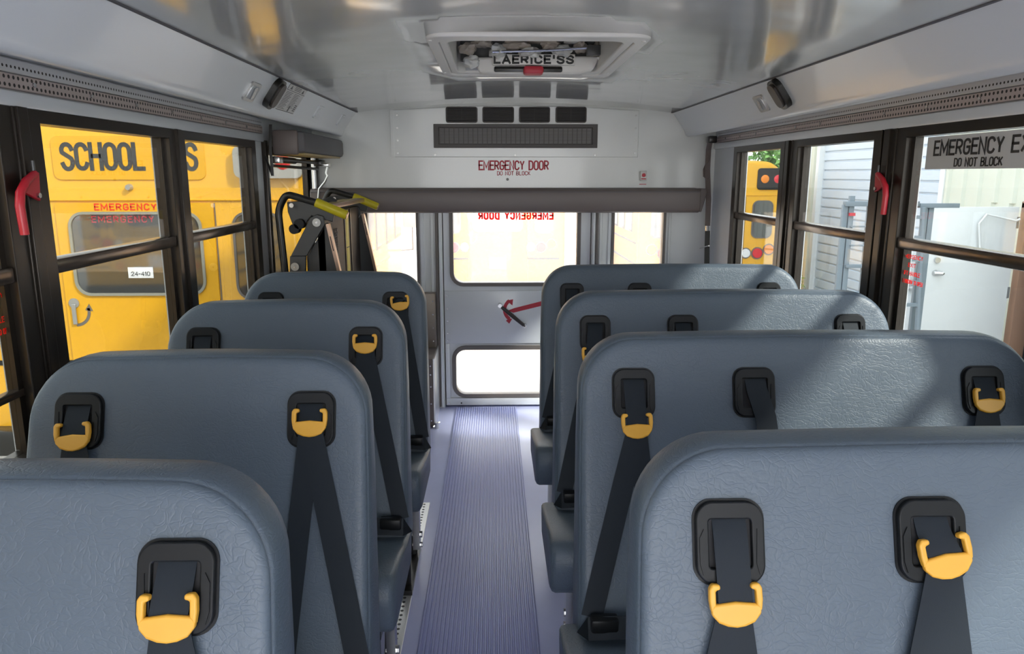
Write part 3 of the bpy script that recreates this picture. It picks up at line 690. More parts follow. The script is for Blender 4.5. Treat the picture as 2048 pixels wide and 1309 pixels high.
# ================= SEATS =================
def yf(z): return -.085-.303*(1.03-z)        # front face of a back
def yr(z): return 0-.16*(1.03-z)              # rear face
def back_mesh(w):
    key = 'back%.3f' % w
    if key in bpy.data.meshes: return bpy.data.meshes[key]
    zb, zt, R = .36, 1.043, .125
    def outline(ins):
        pts = []; hw = w/2-ins; top = zt-ins; rr = R-ins*.6
        n = 12
        pts.append((-hw-.012, zb+ins)); 
        for z in (.5, .65, .8): pts.append((-hw-.012*(1-(z-zb)/(zt-zb)), z))
        for k in range(n+1):
            a = PI-PI/2*k/n; pts.append((-hw+rr+rr*math.cos(a), top-rr+rr*math.sin(a)))
        for k in range(1, 8): pts.append((-hw+rr+(2*hw-2*rr)*k/8, top+.004*math.sin(PI*k/8)))
        for k in range(n+1):
            a = PI/2-PI/2*k/n; pts.append((hw-rr+rr*math.cos(a), top-rr+rr*math.sin(a)))
        for z in (.8, .65, .5): pts.append((hw+.012*(1-(z-zb)/(zt-zb)), z))
        pts.append((hw+.012, zb+ins)); return pts
    rings = [(0, .022), (.03, .009), (.10, .002), (.3, 0), (.6, -.001), (.80, .001), (.845, .003), (.862, .0075), (.88, .004), (.93, .0045), (.975, .009), (.995, .018), (1.0, .028)]
    mb = MB(); N = None; vs = []
    for t, ins in rings:
        o = outline(ins); N = len(o)
        for x, z in o: vs.append((x, yr(z)+(yf(z)-yr(z))*t, z))
    fs = []
    for i in range(len(rings)-1):
        for k in range(N): k2 = (k+1) % N; fs.append((i*N+k, i*N+k2, (i+1)*N+k2, (i+1)*N+k))
    # close both faces with strips between mirrored outline points
    for base in (0, (len(rings)-1)*N):
        for k in range(N//2-1 if N % 2 == 0 else N//2):
            a, b, c, d_ = base+k, base+k+1, base+N-2-k, base+N-1-k
            if b == c: fs.append((a, b, d_))
            elif b < c: fs.append((a, b, c, d_))
    mb.add(vs, fs)
    me = bpy.data.meshes.new(key); me.from_pydata([tuple(v) for v in mb.v], [], mb.f)
    bm = bmesh.new(); bm.from_mesh(me); bmesh.ops.recalc_face_normals(bm, faces=list(bm.faces)); bm.to_mesh(me); bm.free()
    for p in me.polygons: p.use_smooth = True
    me.set_sharp_from_angle(angle=math.radians(50)); me.materials.append(M['vinyl']); return me
def cushion_mesh(w):
    key = 'cushion%.3f' % w
    if key in bpy.data.meshes: return bpy.data.meshes[key]
    # side profile (y,z): front high, slopes to the back
    pr = [(-.20, .365), (-.20, .395), (-.30, .408), (-.45, .435), (-.56, .455), (-.588, .452), (-.605, .435), (-.610, .40), (-.600, .335), (-.585, .315), (-.55, .305), (-.22, .300)]
    rings = [(0, .013), (.005, .004), (.014, 0)]
    rings = [(-w/2+a, b) for a, b in rings]+[(w/2-a, b) for a, b in reversed(rings)]
    cy, cz = -.41, .375; vs = []; n = len(pr)
    for x, ins in rings:
        for y, z in pr:
            dy, dz = y-cy, z-cz; vs.append((x, cy+dy*(1-ins/.2), cz+dz*(1-ins/.075)))
    fs = [tuple(range(n)), tuple(reversed(range((len(rings)-1)*n, len(rings)*n)))]
    for i in range(len(rings)-1):
        for k in range(n): k2 = (k+1) % n; fs.append((i*n+k, i*n+k2, (i+1)*n+k2, (i+1)*n+k))
    me = bpy.data.meshes.new(key); me.from_pydata(vs, [], fs)
    bm = bmesh.new(); bm.from_mesh(me); bmesh.ops.recalc_face_normals(bm, faces=list(bm.faces)); bm.to_mesh(me); bm.free()
    for p in me.polygons: p.use_smooth = True
    me.set_sharp_from_angle(angle=math.radians(38)); me.materials.append(M['vinyl']); return me
def face(u, z, off):   # point in front of the seat-back face
    n = Vector((0, -1, .303)).normalized(); return Vector((u, yf(z), z))+n*off
FN = Vector((0, -1, .303)).normalized()
def part(mb, name, m, parent, **k):
    """local-coordinate part (parent location ignored)"""
    me = bpy.data.meshes.new(name); me.from_pydata([tuple(v) for v in mb.v], [], mb.f)
    bm = bmesh.new(); bm.from_mesh(me); bmesh.ops.recalc_face_normals(bm, faces=list(bm.faces)); bm.to_mesh(me); bm.free()
    me.materials.append(m); o = bpy.data.objects.new(name, me); link(o, parent)
    for p in me.polygons: p.use_smooth = True
    me.set_sharp_from_angle(angle=math.radians(40))
    if k.get('bevel'):
        md = o.modifiers.new('bevel', 'BEVEL'); md.width = k['bevel']; md.segments = 3; md.limit_method = 'ANGLE'
    return o
BZ = .975; BH = .104; BW = .092
def bezel(parent, u):
    fm = lambda a, b, d: face(u+a, b, d)
    mb = holed(rrect(-BW/2, BW/2, BZ-BH, BZ, .024, 8), [rrect(-.029, .029, BZ-BH+.020, BZ-.022, .004, 3)], fm, -.004, .011)
    o = part(mb, 'belt_bezel', M['bezel'], parent, bevel=.004)
    part(holed(rrect(-BW/2-.003, BW/2+.003, BZ-BH-.003, BZ+.003, .026, 8), [], fm, -.004, .0025), 'rim', M['bezel'], o)
    part(plate(rrect(-.031, .031, BZ-BH+.018, BZ-.020, .003, 2), fm, .001, .004), 'pocket', M['pocket'], o)
    for s_ in (-1, 1):
        m3 = plate([(s_*.036, BZ-.034), (s_*.042, BZ-.046), (s_*.042, BZ-BH+.026), (s_*.038, BZ-BH+.012), (s_*.034, BZ-BH+.026)], fm, .0105, .0128); part(m3, 'side_rib', M['bezel'], o)
    return o
def clip(parent, u, z, rot=0, sc=1.0):
    """amber webbing guide: crescent body with two inward hooks"""
    W = .0335*sc
    body = [(-W, .004), (-W*.75, .0055), (0, .008), (W*.75, .0055), (W, .004), (W*.98, -.007), (W*.70, -.018), (W*.35, -.0225), (0, -.024), (-W*.35, -.0225), (-W*.70, -.018), (-W*.98, -.008)]
    ca, sa = math.cos(rot), math.sin(rot)
    def fm(a, b, d): return face(u+a*ca-b*sa, z+a*sa+b*ca, d)
    o = part(plate([(a, b*sc) for a, b in body], fm, .013, .022), 'belt_guide', M['clip'], parent, bevel=.003)
    for s_ in (-1, 1):
        pts = [(s_*W*1.0, -.004), (s_*W*1.06, .010), (s_*W*1.05, .025), (s_*W*.92, .031), (s_*W*.62, .030), (s_*W*.60, .024), (s_*W*.80, .022), (s_*W*.80, .004)]
        part(plate([(a, b*sc) for a, b in pts], fm, .012, .023), 'hook', M['clip'], o, bevel=.0025)
def web(pts, width=.047, th=.0018):
    """ribbon over the seat face through (u,z,off) points"""
    P3 = [face(*p) for p in pts]; return ribbon(P3, width, (1, 0, 0), th, n=FN)
def make_seat(width, cx, ytop, aisle, bezels, label, group):
    """aisle: -1 aisle is at local -x, +1 at local +x. bezels: (local u, clip drop or None, clip u shift, clip rot)"""
    o = empty('bus_seat', (cx, ytop, 0), label, 'bus seat', group)
    b = bpy.data.objects.new('backrest', back_mesh(width)); link(b, o)
    c = bpy.data.objects.new('seat_cushion', cushion_mesh(width+(.05 if aisle < 0 else .016))); link(c, o); c.location = (aisle*(.025 if aisle < 0 else .008), 0, 0)
    q = MB(); q.box(-width/2+.03, width/2-.03, -.56, -.53, .27, .305); q.box(-width/2+.03, width/2-.03, -.27, -.24, .27, .30)
    for x in (-width/2+.04, width/2-.04): q.box(x-.015, x+.015, -.56, -.2, .275, .302)
    part(q, 'seat_frame', M['black'], o)
    xa = aisle*(width/2-.045); xw = -aisle*(width/2-.045)
    for x in (xa, xw):
        part(MB().tube([(x, -.53, .28), (x, -.53, .02)], .014, 8), 'leg', M['black'], o)
        part(MB().tube([(x, -.25, .28), (x, -.32, .02)], .014, 8), 'leg', M['black'], o)
        part(MB().box(x-.022, x+.022, -.58, -.27, .007, .024), 'foot', M['black'], o)
    xb = aisle*(width/2-.02)
    q = MB().box(xb-.012, xb+.012, -.44, -.40, .10, .30); q.tube([(xb-.016, -.42, .15), (xb+.02, -.42, .15)], .012, 8); q.tube([(xb-.016, -.42, .11), (xb+.02, -.42, .11)], .010, 8)
    part(q, 'release_latch', M['steel'], o)
    # piping along the back's front edge
    for (u, drop, du, rot) in bezels:
        bz = bezel(o, u)
        zt_ = BZ-.026; sgn = aisle
        if drop is None:
            part(web([(u+.002, zt_+.004, .003), (u+.004, zt_-.02, .010), (u+.02, zt_-.08, .016), (u+.035, zt_-.2, .012), (u+.045, .50, .010)]), 'shoulder_belt', M['web'], o)
        else:
            zc_ = BZ-drop
            part(web([(u, zt_+.004, .003), (u+du*.1, zt_-.015, .009), (u+du*.6, (zt_+zc_)/2-.01, .015), (u+du, zc_+.004, .017), (u+du, zc_-.012, .015)], .046), 'shoulder_belt', M['web'], o)
            clip(o, u+du, zc_, rot)
            s2 = aisle
            part(web([(u+du, zc_-.005, .015), ((u+du)*.72+(u+s2*.105)*.28, zc_*.72+.455*.28, .014), ((u+du)*.4+(u+s2*.105)*.6, zc_*.4+.455*.6, .012), (u+s2*.105, .455, .014)], .047), 'shoulder_belt', M['web'], o)
            part(web([(u+du, zc_-.005, .012), ((u+du)*.7+(u-s2*.045)*.3, zc_*.7+.46*.3, .010), (u-s2*.045, .46, .012)], .044), 'shoulder_belt', M['web'], o)
        e_ = u+aisle*.095
        # lap belt bunched across the seat bight
        pts = [face(e_+aisle*.022, .432, -.01), face(e_+aisle*.020, .436, .030), face(e_-aisle*.02, .440, .040), face(u, .442, .042), face(u-aisle*.12, .436, .040)]
        part(ribbon(pts, .048, (0, 0, 1), .003, n=Vector((0, -.9, .45)).normalized()), 'lap_belt', M['web'], o)
    # buckle at the aisle end of the bight
    u = bezels[0][0]
    p0 = face(u+aisle*.08, .445, .025)
    mb = MB().box(p0.x-.03, p0.x+.03, p0.y-.022, p0.y+.012, p0.z-.012, p0.z+.02, .006); part(mb, 'buckle', M['bezel'], o)
    return o
RC = .60; LC = -.7285
gR, gL = 'three-belt bus seats right of the aisle', 'two-belt bus seats left of the aisle'
uR = (.19-RC, .466-RC, .996-RC); uL = (-.497-LC, -.962-LC)
make_seat(1.06, RC, 1.033, -1, [(uR[0], .131, .002, .02), (uR[1], .075, .012, .16), (uR[2], .09, 0, 0)], 'grey bench seat right of the aisle, nearest the camera, cut by the bottom edge', gR)
make_seat(1.06, RC, 1.728, -1, [(uR[0], .126, .004, .03), (uR[1], None, 0, 0), (uR[2], .077, .003, 0)], 'grey bench seat right of the aisle, second from the camera', gR)
make_seat(1.06, RC, 2.374, -1, [(uR[0], .125, -.01, 0), (uR[1], .10, 0, 0), (uR[2], .12, 0, 0)], 'grey bench seat right of the aisle, third from the camera', gR)
make_seat(1.06, RC, 3.075, -1, [(uR[0], .11, 0, 0), (uR[1], .10, 0, 0), (uR[2], .10, 0, 0)], 'grey bench seat right of the aisle, farthest, before the rear door', gR)
make_seat(.685, LC-.0105, .938, 1, [(uL[0], .086, -.004, .02), (uL[1], .09, 0, 0)], 'grey bench seat left of the aisle, nearest the camera, cut by the bottom edge', gL)
make_seat(.685, LC, 1.562, 1, [(uL[0], .062, .0, 0), (uL[1], .085, -.003, .06)], 'grey bench seat left of the aisle, second from the camera', gL)
make_seat(.685, LC, 2.212, 1, [(uL[0], .050, .0, 0), (uL[1], .13, 0, 0)], 'grey bench seat left of the aisle, third from the camera', gL)
make_seat(.685, LC, 2.868, 1, [(uL[0], .045, .02, .1), (uL[1], .13, 0, 0)], 'grey bench seat left of the aisle, farthest, in front of the wheelchair lift', gL)

# ================= WHEELCHAIR LIFT =================
lf = empty('wheelchair_lift', (-.95, 3.75, 0), 'folded black wheelchair lift with yellow grips standing in the side doorway', 'wheelchair lift')
Yn = 3.28
def L(x, y, Y=Yn): return P(x, y, Y=Y)
def bend(pts, r=.03, n=5):
    out = [Vector(pts[0])]
    for i in range(1, len(pts)-1):
        a, b, c = Vector(pts[i-1]), Vector(pts[i]), Vector(pts[i+1]); u = (a-b).normalized(); v = (c-b).normalized()
        rr = min(r, (a-b).length*.45, (c-b).length*.45); s0 = b+u*rr; s1 = b+v*rr
        for k in range(n+1): t = k/n; out.append(s0.lerp(b, t).lerp(b.lerp(s1, t), t))
    out.append(Vector(pts[-1])); return out
for k, (Y, full) in enumerate(((Yn, True), (4.16, False))):
    dx = Vector((0, Y-Yn, 0))
    base = bend([L(572, 560), L(556, 420), L(572, 388), L(600, 396), L(640, 408)], .07, 7)
    bot = Vector((base[0].x+.01, Yn, .05))
    arm = MB().tube([p+dx for p in [bot]+base], .0155, 12).build('arm_tube', M['black'], lf, smooth=True)
    g0, g1 = L(632, 405)+dx, L(694, 431)+dx
    gr = MB().tube([g0, g0.lerp(g1, .97), g1], [.0205, .0205, .017], 14).build('grip', M['yel'], lf, smooth=True)
    MB().tube([g1-(g1-g0).normalized()*.002, g1+(g1-g0).normalized()*.003], .016, 12).build('grip_end', M['edgesheen'], gr, smooth=True)
    # cam plate and folding links
    pts = [L(*p) for p in ((572, 405), (620, 400), (668, 425), (664, 445), (622, 432), (604, 455), (588, 462), (574, 425))]
    mb = plate([(p.x, p.z) for p in pts], FY, Y+.012, Y+.024); mb.build('cam_plate', M['darkgrey'], lf, bevel=.003)
    pts = [L(*p) for p in ((583, 512), (622, 436), (634, 429), (648, 433), (651, 448), (614, 512))]
    mb = plate([(p.x, p.z) for p in pts], FY, Y-.014, Y+.008); lk = mb.build('upper_link', M['darkgrey'], lf, bevel=.003)
    pts = [L(*p) for p in ((581, 512), (612, 512), (610, 640), (579, 640))]
    mb = plate([(p.x, p.z) for p in pts], FY, Y-.010, Y+.012); mb.build('lower_link', M['darkgrey'], lf, bevel=.003)
    for (x, y) in ((635, 445), (592, 533)):
        c = L(x, y)+dx; b_ = MB().tube([c+Vector((0, -.016, 0)), c+Vector((0, -.020, 0))], .018, 20).build('pivot_bolt', M['silver'], lf, smooth=True)
        MB().tube([c+Vector((0, -.020, 0)), c+Vector((0, -.023, 0))], .005, 6).build('bolt_head', M['steel'], b_, smooth=True)
    c = L(584, 411)+dx; MB().tube([c, c+Vector((0, -.012, 0))], .010, 12).build('bolt', M['steel'], lf, smooth=True)
    for (x, y) in ((600, 448), (590, 458)):
        c = L(x, y)+dx; MB().tube([c+Vector((0, .03, 0)), c+Vector((0, -.02, 0))], .022, 14).build('roller', M['pocket'], lf, smooth=True)
    pts = [L(*p) for p in ((652, 446), (660, 452), (684, 560), (692, 600), (640, 600), (612, 560), (614, 512))]
    mb = plate([(p.x, p.z) for p in pts], FY, Y+.02, Y+.035); mb.build('side_plate', M['darkgrey'], lf, bevel=.002)
    a_, b_ = L(656, 448)+dx, L(679, 545)+dx; cc = a_.lerp(b_, 1.5)
    q = ribbon([a_, b_, cc], .014, (1, 0, 0), .03, n=(0, -1, 0)); q.build('edge_strip', M['edgesheen'], lf)
    q = ribbon([a_.lerp(b_, .25)+Vector((0, -.016, 0)), a_.lerp(b_, .55)+Vector((0, -.016, 0))], .004, (1, 0, 0), .002, n=(0, -1, 0)); q.build('edge_slot', M['black'], lf)
# platform faces between both sides
def xe(z): return -.872
q = MB().add([(xe(1.24), 3.30, 1.24), (xe(1.24), 4.15, 1.24), (xe(.2), 4.15, .2), (xe(.2), 3.30, .2), (xe(1.24)-.03, 3.30, 1.24), (xe(1.24)-.03, 4.15, 1.24), (xe(.2)-.03, 4.15, .2), (xe(.2)-.03, 3.30, .2)], [(0, 1, 2, 3), (7, 6, 5, 4), (0, 3, 7, 4), (1, 5, 6, 2), (0, 4, 5, 1), (3, 2, 6, 7)])
pf = q.build('platform', M['liftbrown'], lf)
def strip(y0, y1, z0, z1, m, nm, off=.004, th=.004):
    q = MB().add([(xe(z1)+off, y0, z1), (xe(z1)+off, y1, z1), (xe(z0)+off, y1, z0), (xe(z0)+off, y0, z0), (xe(z1)+off-th-.003, y0, z1), (xe(z1)+off-th-.003, y1, z1), (xe(z0)+off-th-.003, y1, z0), (xe(z0)+off-th-.003, y0, z0)], [(0, 1, 2, 3), (7, 6, 5, 4), (0, 3, 7, 4), (1, 5, 6, 2), (0, 4, 5, 1), (3, 2, 6, 7)])
    return q.build(nm, m, pf)
strip(3.765, 3.83, 1.05, 1.235, M['yel'], 'safety_stripe'); strip(3.765, 3.83, .3, 1.045, M['yel'], 'safety_stripe')
strip(3.74, 3.752, .3, 1.235, M['black'], 'groove'); strip(3.885, 3.90, .3, 1.235, M['black'], 'groove')
q = MB()
for i in range(9):
    for j in range(34):
        y = 3.36+i*.022; z = 1.16-j*.022
        q.tube([(xe(z)+.003, y, z), (xe(z-.018)+.003, y+.016, z-.018)], .0022, 4, cap=False)
        q.tube([(xe(z)+.003, y+.016, z), (xe(z-.018)+.003, y, z-.018)], .0022, 4, cap=False)
q.build('mesh_grating', M['gasket'], pf)
for k, (x0, x1) in enumerate(((-1.02, -.965), (-.955, -.90), (-.89, -.845))):
    MB().box(x0, x1, 3.33, 4.14, 1.262+.006*k, 1.272+.006*k, .003).build('roll_stop', M['tan'], lf, smooth=True)
MB().box(-.845, -.835, 3.33, 4.16, 1.262, 1.282, .002).build('top_lip', M['edgesheen'], lf, smooth=True)
MB().tube([(-.955, 3.62, 1.27), (-.90, 3.58, 1.29), (-.88, 3.58, 1.275)], .02, 10).build('latch', M['darkgrey'], lf, smooth=True)
MB().box(-1.08, -.85, 3.26, 4.2, .0, .06, .004).build('base_plate', M['black'], lf, smooth=True)

# ================= OUTSIDE =================
gm = MB(); gm.add([(-40, -30, -1.0), (40, -30, -1.0), (40, 6, -1.0), (-40, 6, -1.0), (40, 11, -1.17), (-40, 11, -1.17), (40, 70, -1.17), (-40, 70, -1.17)], [(0, 1, 2, 3), (3, 2, 4, 5), (5, 4, 6, 7)])
o = gm.build('ground', M['gravel']); o['kind'] = 'structure'

def make_bus(cx, yr_, dz, length, label, facing=-1, dark_pod=True, lights=True, paper=False, blank=False):
    """school bus with its rear at y=yr_, rear looking toward facing*Y"""
    o = empty('school_bus', (cx, yr_, -1.0+dz), label, 'school bus', 'yellow school buses parked outside')
    F_ = -facing
    def fm(u, v, d): return (cx-u*facing*1.0*(-1)*(-1) if False else cx+u*(-facing), yr_+d*F_, v+dz)
    # body: rounded section lofted along length with a rounded rear edge
    def sect(ins, zt):
        pts = [(-1.2+ins, -.45), (-1.2+ins, 1.30)]
        R = .42
        for k in range(1, 9):
            a = PI-PI/2*k/8; pts.append((-1.2+ins+R+R*math.cos(a), 1.30+(zt-1.30)*math.sin(a)))
        for k in range(1, 6): pts.append((-1.2+ins+R+(2.4-2*ins-2*R)*k/6, zt+.03*math.sin(PI*k/6)))
        for k in range(0, 8):
            a = PI/2-PI/2*k/8; pts.append((1.2-ins-R+R*math.cos(a), 1.30+(zt-1.30)*math.sin(a)))
        pts += [(1.2-ins, 1.30), (1.2-ins, -.45)]; return pts
    vs = []; fs = []; rings = [(0, .05, 1.72), (.015, .02, 1.75), (.05, .0, 1.78), (length-.4, 0, 1.80), (length, .15, 1.6)]
    for d_, ins, zt in rings:
        sc = sect(ins, zt); n = len(sc)
        vs += [fm(u, v, d_) for u, v in sc]
    for i in range(len(rings)-1):
        for k in range(n): k2 = (k+1) % n; fs.append((i*n+k, i*n+k2, (i+1)*n+k2, (i+1)*n+k))
    fs += [tuple(range(n)), tuple(reversed(range((len(rings)-1)*n, len(rings)*n)))]
    MB().add(vs, fs).build('body', M['bus'], o, smooth=True)
    def pl_(pts, d0, d1, nm, m, par=o, bevel=0): return plate(pts, fm, d0, d1).build(nm, m, par, bevel=bevel)
    R4 = lambda a, b, c, d_: [(a, c), (b, c), (b, d_), (a, d_)]
    # ledge, door, seams
    pl_(R4(-1.19, 1.19, 1.236, 1.246), -.012, .01, 'drip_ledge', M['bus'], bevel=.002)
    q = MB()
    for x in (-1.0, -.7, -.35, .1, .45, .8, 1.0):
        q.tube([Vector(fm(x, 1.262, -.004)), Vector(fm(x, 1.262, .003))], .006, 6)
    q.build('ledge_rivets', M['bus'], o)
    dr = pl_(rrect(-.53, .53, -.35, 1.222, .02), -.012, .006, 'emergency_door', M['bus'], bevel=.004)
    pl_(R4(.535, .542, -.3, 1.22), -.004, .005, 'hinge', M['gasket'], dr)
    wdw = ringplate(-.43, .43, .605, 1.145, .085, .018, fm, -.026, .004).build('window_gasket', M['busgasket'], dr, smooth=True)
    plate(rrect(-.43, .43, .605, 1.145, .085), fm, -.016, -.008).build('window_glass', M['busglass'], dr)
    if paper:
        pq = plate(R4(-.08, .09, .71, .785), fm, -.0205, -.018).build('paper_notice', M['paper'], dr)
        m3 = text_mb('24-410', -.06, .07, .725, .755, lambda u, v, d_: fm(u, v, -.0215-d_), 0, .0005); m3.build('notice_print', M['darkgrey'], pq)
    text_mb('EMERGENCY DOOR', -.265, .38, 1.172, 1.218, lambda u, v, d_: fm(u, v, -.013-d_), .02, .001, gap=.32, weight=.17).build('door_lettering', M['redbright'], dr)
    if paper: text_mb('EMERGENCY DOOR', -.29, .36, 1.09, 1.135, lambda u, v, d_: fm(u, v, -.0165-d_), .02, .0005, gap=.34, weight=.15).build('window_lettering', M['redtext'], dr)  # doubled reflection of the door wording, drawn as letters on the pane
    # handle + curved arrow
    c = Vector(fm(-.475, .535, -.02)); MB().tube([c, c+Vector((0, F_*.02, 0))], .035, 18).build('handle_boss', M['silver'], dr, smooth=True)
    plate(R4(-.49, -.462, .385, .53), fm, -.03, -.02).build('door_handle', M['silver'], dr, bevel=.004)
    q = plate(arc_pts((-.475, .475), .085, .105, 270, 375), fm, -.014, -.0125); m3 = plate([(-.405, .485), (-.352, .478), (-.375, .53)], fm, -.014, -.0125); q.add(m3.v, m3.f)
    q.build('arrow_decal', M['gasket'], dr)
    for s_ in (-1, 1):
        a, b = sorted((s_*.655, s_*.985))
        wg = ringplate(a+.012, b-.012, .57, 1.145, .08, .016, fm, -.014, .03).build('rear_window', M['gasket'], o, smooth=True)
        plate(rrect(a+.012, b-.012, .57, 1.145, .08), fm, -.007, .01).build('window_glass', M['busglass'], wg)
        a, b = sorted((s_*.70, s_*1.16))
        hz = (1.33, 1.67) if dark_pod else (1.385, 1.60)
        pod = plate(rrect(a, b, hz[0], hz[1], .05), fm, -.05 if not dark_pod else -.02, .12).build('light_housing', M['black'] if dark_pod else M['silver'], o, bevel=.015)
        for x, m_ in ((.82, 'busamb'), (1.03, 'busred')):
            c = Vector(fm(s_*x, (hz[0]+hz[1])/2, -.055 if not dark_pod else -.03)); rr = .085 if dark_pod else .075
            MB().tube([c, c+Vector((0, F_*.02, 0)), c+Vector((0, F_*.05, 0))], [rr*.6, rr*.95, rr], 20).build('warning_light', M[m_], pod, smooth=True)
        for x, z, rr, m_ in () if not lights else ((.585, .31, .075, 'buswhite'), (.775, .31, .085, 'busred'), (.96, .37, .08, 'busamb')):
            c = Vector(fm(s_*x, z, -.03)); lt = MB().tube([c, c+Vector((0, F_*.035, 0))], [rr*.9, rr], 18).build('tail_light', M[m_], o, smooth=True)
            MB().tube([c+Vector((0, F_*.02, 0)), c+Vector((0, F_*.034, 0))], rr+.015, 18).build('lamp_ring', M['gasket'], lt, smooth=True)
        plate(R4(min(s_*.5, s_*1.1), max(s_*.5, s_*1.1), .09, .125), fm, -.006, .004).build('rub_strip', M['black'], o)
        c = Vector(fm(s_*.62, -.05, -.02)); MB().tube([c, c+Vector((0, F_*.03, 0))], .06, 16).build('reflector', M['busamb'], o, smooth=True)
    rc_ = pl_(rrect(-.40, .40, -.13, .17, .05), -.01, .002, 'plate_recess', M['gasket'], bevel=.004)
    pl_(R4(-.15, .15, -.07, .13), -.016, -.009, 'licence_plate', M['paper'], rc_)
    MB().box(*(min(cx-1.15, cx+1.15), max(cx-1.15, cx+1.15), yr_-.12*F_, yr_+.02*F_, -.55+dz, -.36+dz), .02).build('bumper', M['black'], o, smooth=True)
    # sign panel
    pl_(rrect(-.51, .50, 1.375, 1.665, .05), -.008, .02, 'header_panel', M['bus'], bevel=.004)
    text_mb('SCHOOL BUS', -.455, .458, 1.435, 1.622, lambda u, v, d_: fm(u, v, -.009-d_), .025, .001, 1.05).build('school_lettering', M['darkgrey'], o)
    c = Vector(fm(-.02, 1.325, -.03)); MB().tube([c, c+Vector((0, F_*.04, 0))], [.018, .028], 12).build('marker_lamp', M['silver'], o, smooth=True)
    # side windows, rub rails, wheels
    for s_ in (-1, 1):
        d_ = .45; xs0 = cx+s_*1.2
        while d_ < length-.8:
            y0_, y1_ = yr_+F_*d_, yr_+F_*(d_+.62)
            wn = MB().box(xs0-.012, xs0+.012, y0_, y1_, .62+dz, 1.28+dz, .01).build('side_window', M['black'], o, smooth=True)
            MB().box(xs0-.016, xs0+.016, min(y0_, y1_)+.03, max(y0_, y1_)-.03, .66+dz, 1.24+dz).build('pane', M['busdark'], wn)
            d_ += .74
        for z in (-.2, .1, .45): MB().box(xs0-.015, xs0+.015, yr_+F_*.1, yr_+F_*(length-1.6), z+dz, z+.035+dz, .006).build('rub_rail', M['black'], o, smooth=True)
        for d_ in (1.9, length-1.2):
            c = Vector((cx+s_*1.0, yr_+F_*d_, -.57+dz)); wl = MB().tube([c-Vector((s_*.14, 0, 0)), c+Vector((s_*.15, 0, 0)), c+Vector((s_*.17, 0, 0))], [.42, .42, .38], 24).build('wheel', M['tyre'], o, smooth=True)
            MB().tube([c+Vector((s_*.165, 0, 0)), c+Vector((s_*.18, 0, 0))], .22, 18).build('rim', M['silver'], wl, smooth=True)
    # hood and mirror
    hx = [cx-.75, cx+.75]; MB().box(hx[0], hx[1], yr_+F_*length, yr_+F_*(length+.9), -.5+dz, .35+dz, .12).build('hood', M['bus'], o, smooth=True)
    for s_ in (-1, 1):
        c = Vector((cx+s_*1.32, yr_+F_*(length-.1), .9+dz)); mr = MB().box(c.x-.13, c.x+.13, c.y-.04, c.y+.04, c.z-.2, c.z+.12, .03).build('mirror', M['silver'], o, smooth=True)
        MB().tube([c+Vector((-s_*.18, 0, .15)), c+Vector((0, 0, .15)), c+Vector((0, 0, -.5)), c+Vector((-s_*.5, 0, -.55))], .015, 8).build('mirror_arm', M['black'], o, smooth=True)
    return o
make_bus(-2.565, 5.15, 0, 5.2, 'yellow school bus with rear close to the left windows, SCHOOL BUS lettering readable', -1, False, lights=False, paper=True)
make_bus(-.06, 13.2, -.17, 7, 'yellow school bus directly behind, framed by the rear door window', -1, True)
make_bus(3.40, 12.0, -.16, 7, 'yellow school bus seen far off through the last right side window', -1, True)
make_bus(-5.6, -1.9, 0, 7, 'yellow school bus seen only as a reflection in the left bus door glass', 1, True)

# building on the right
XB = 5.54
def ribwall(y0, y1, z0, z1, name, label_kind=None):
    pr = []; y = y0; 
    while y < y1-.01:
        pr += [(y, XB), (y+.20, XB), (y+.22, XB-.035), (y+.27, XB-.035), (y+.29, XB)]; y += .30
    pr = [p for p in pr if p[0] < y1]+[(y1, XB), (y1, XB+.15), (y0, XB+.15)]
    return MB().prism([(p[1], p[0]) for p in pr], 'z', z0, z1)
b_ = empty('warehouse', (XB, 9, -1.1), 'cream ribbed metal warehouse with a pale roller door right of the bus', 'building')
ribwall(3.0, 9.35, 1.10, 4.6, '').build('ribbed_siding', M['bwall'], b_)
ribwall(8.4, 9.35, -1.1, 1.10, '').build('ribbed_siding', M['bwall'], b_)
ribwall(9.35, 13.0, 2.9, 4.6, '').build('ribbed_siding', M['bwall'], b_)
ribwall(12.98, 13.9, -1.1, 4.6, '').build('ribbed_siding', M['bwall'], b_)
MB().box(XB-.06, XB+.1, 12.93, 13.05, -1.1, 2.95, .01).build('door_trim', M['wdoor'], b_, smooth=True)
MB().box(XB-.04, XB+.1, 9.3, 9.4, -1.1, 2.95, .01).build('door_trim', M['wdoor'], b_, smooth=True)
MB().box(XB, XB+6, 13.8, 13.9, -1.1, 4.6).build('end_wall', M['bwall'], b_)
MB().box(XB-.1, XB+6, 3, 13.9, 4.6, 4.7).build('roof', M['silver'], b_)
pr = []; z = -1.15
while z < 2.95: pr += [(XB+.06, z), (XB+.03, z+.01), (XB+.03, z+.13), (XB+.06, z+.14)]; z += .155
pr += [(XB+.12, 2.95), (XB+.12, -1.15)]
MB().prism(pr, 'y', 9.35, 12.95).build('roller_door', M['roll'], b_)
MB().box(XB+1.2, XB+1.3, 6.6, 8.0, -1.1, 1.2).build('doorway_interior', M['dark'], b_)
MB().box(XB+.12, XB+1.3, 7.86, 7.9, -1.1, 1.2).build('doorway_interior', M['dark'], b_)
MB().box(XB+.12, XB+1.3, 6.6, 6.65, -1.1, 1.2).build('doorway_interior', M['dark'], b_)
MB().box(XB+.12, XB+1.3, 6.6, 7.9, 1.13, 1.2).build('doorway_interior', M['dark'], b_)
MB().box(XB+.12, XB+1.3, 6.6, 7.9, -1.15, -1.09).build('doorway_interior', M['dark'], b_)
MB().box(XB-.05, XB+.12, 7.74, 7.84, -1.1, 1.12, .006).build('door_jamb', M['wood'], b_, smooth=True)
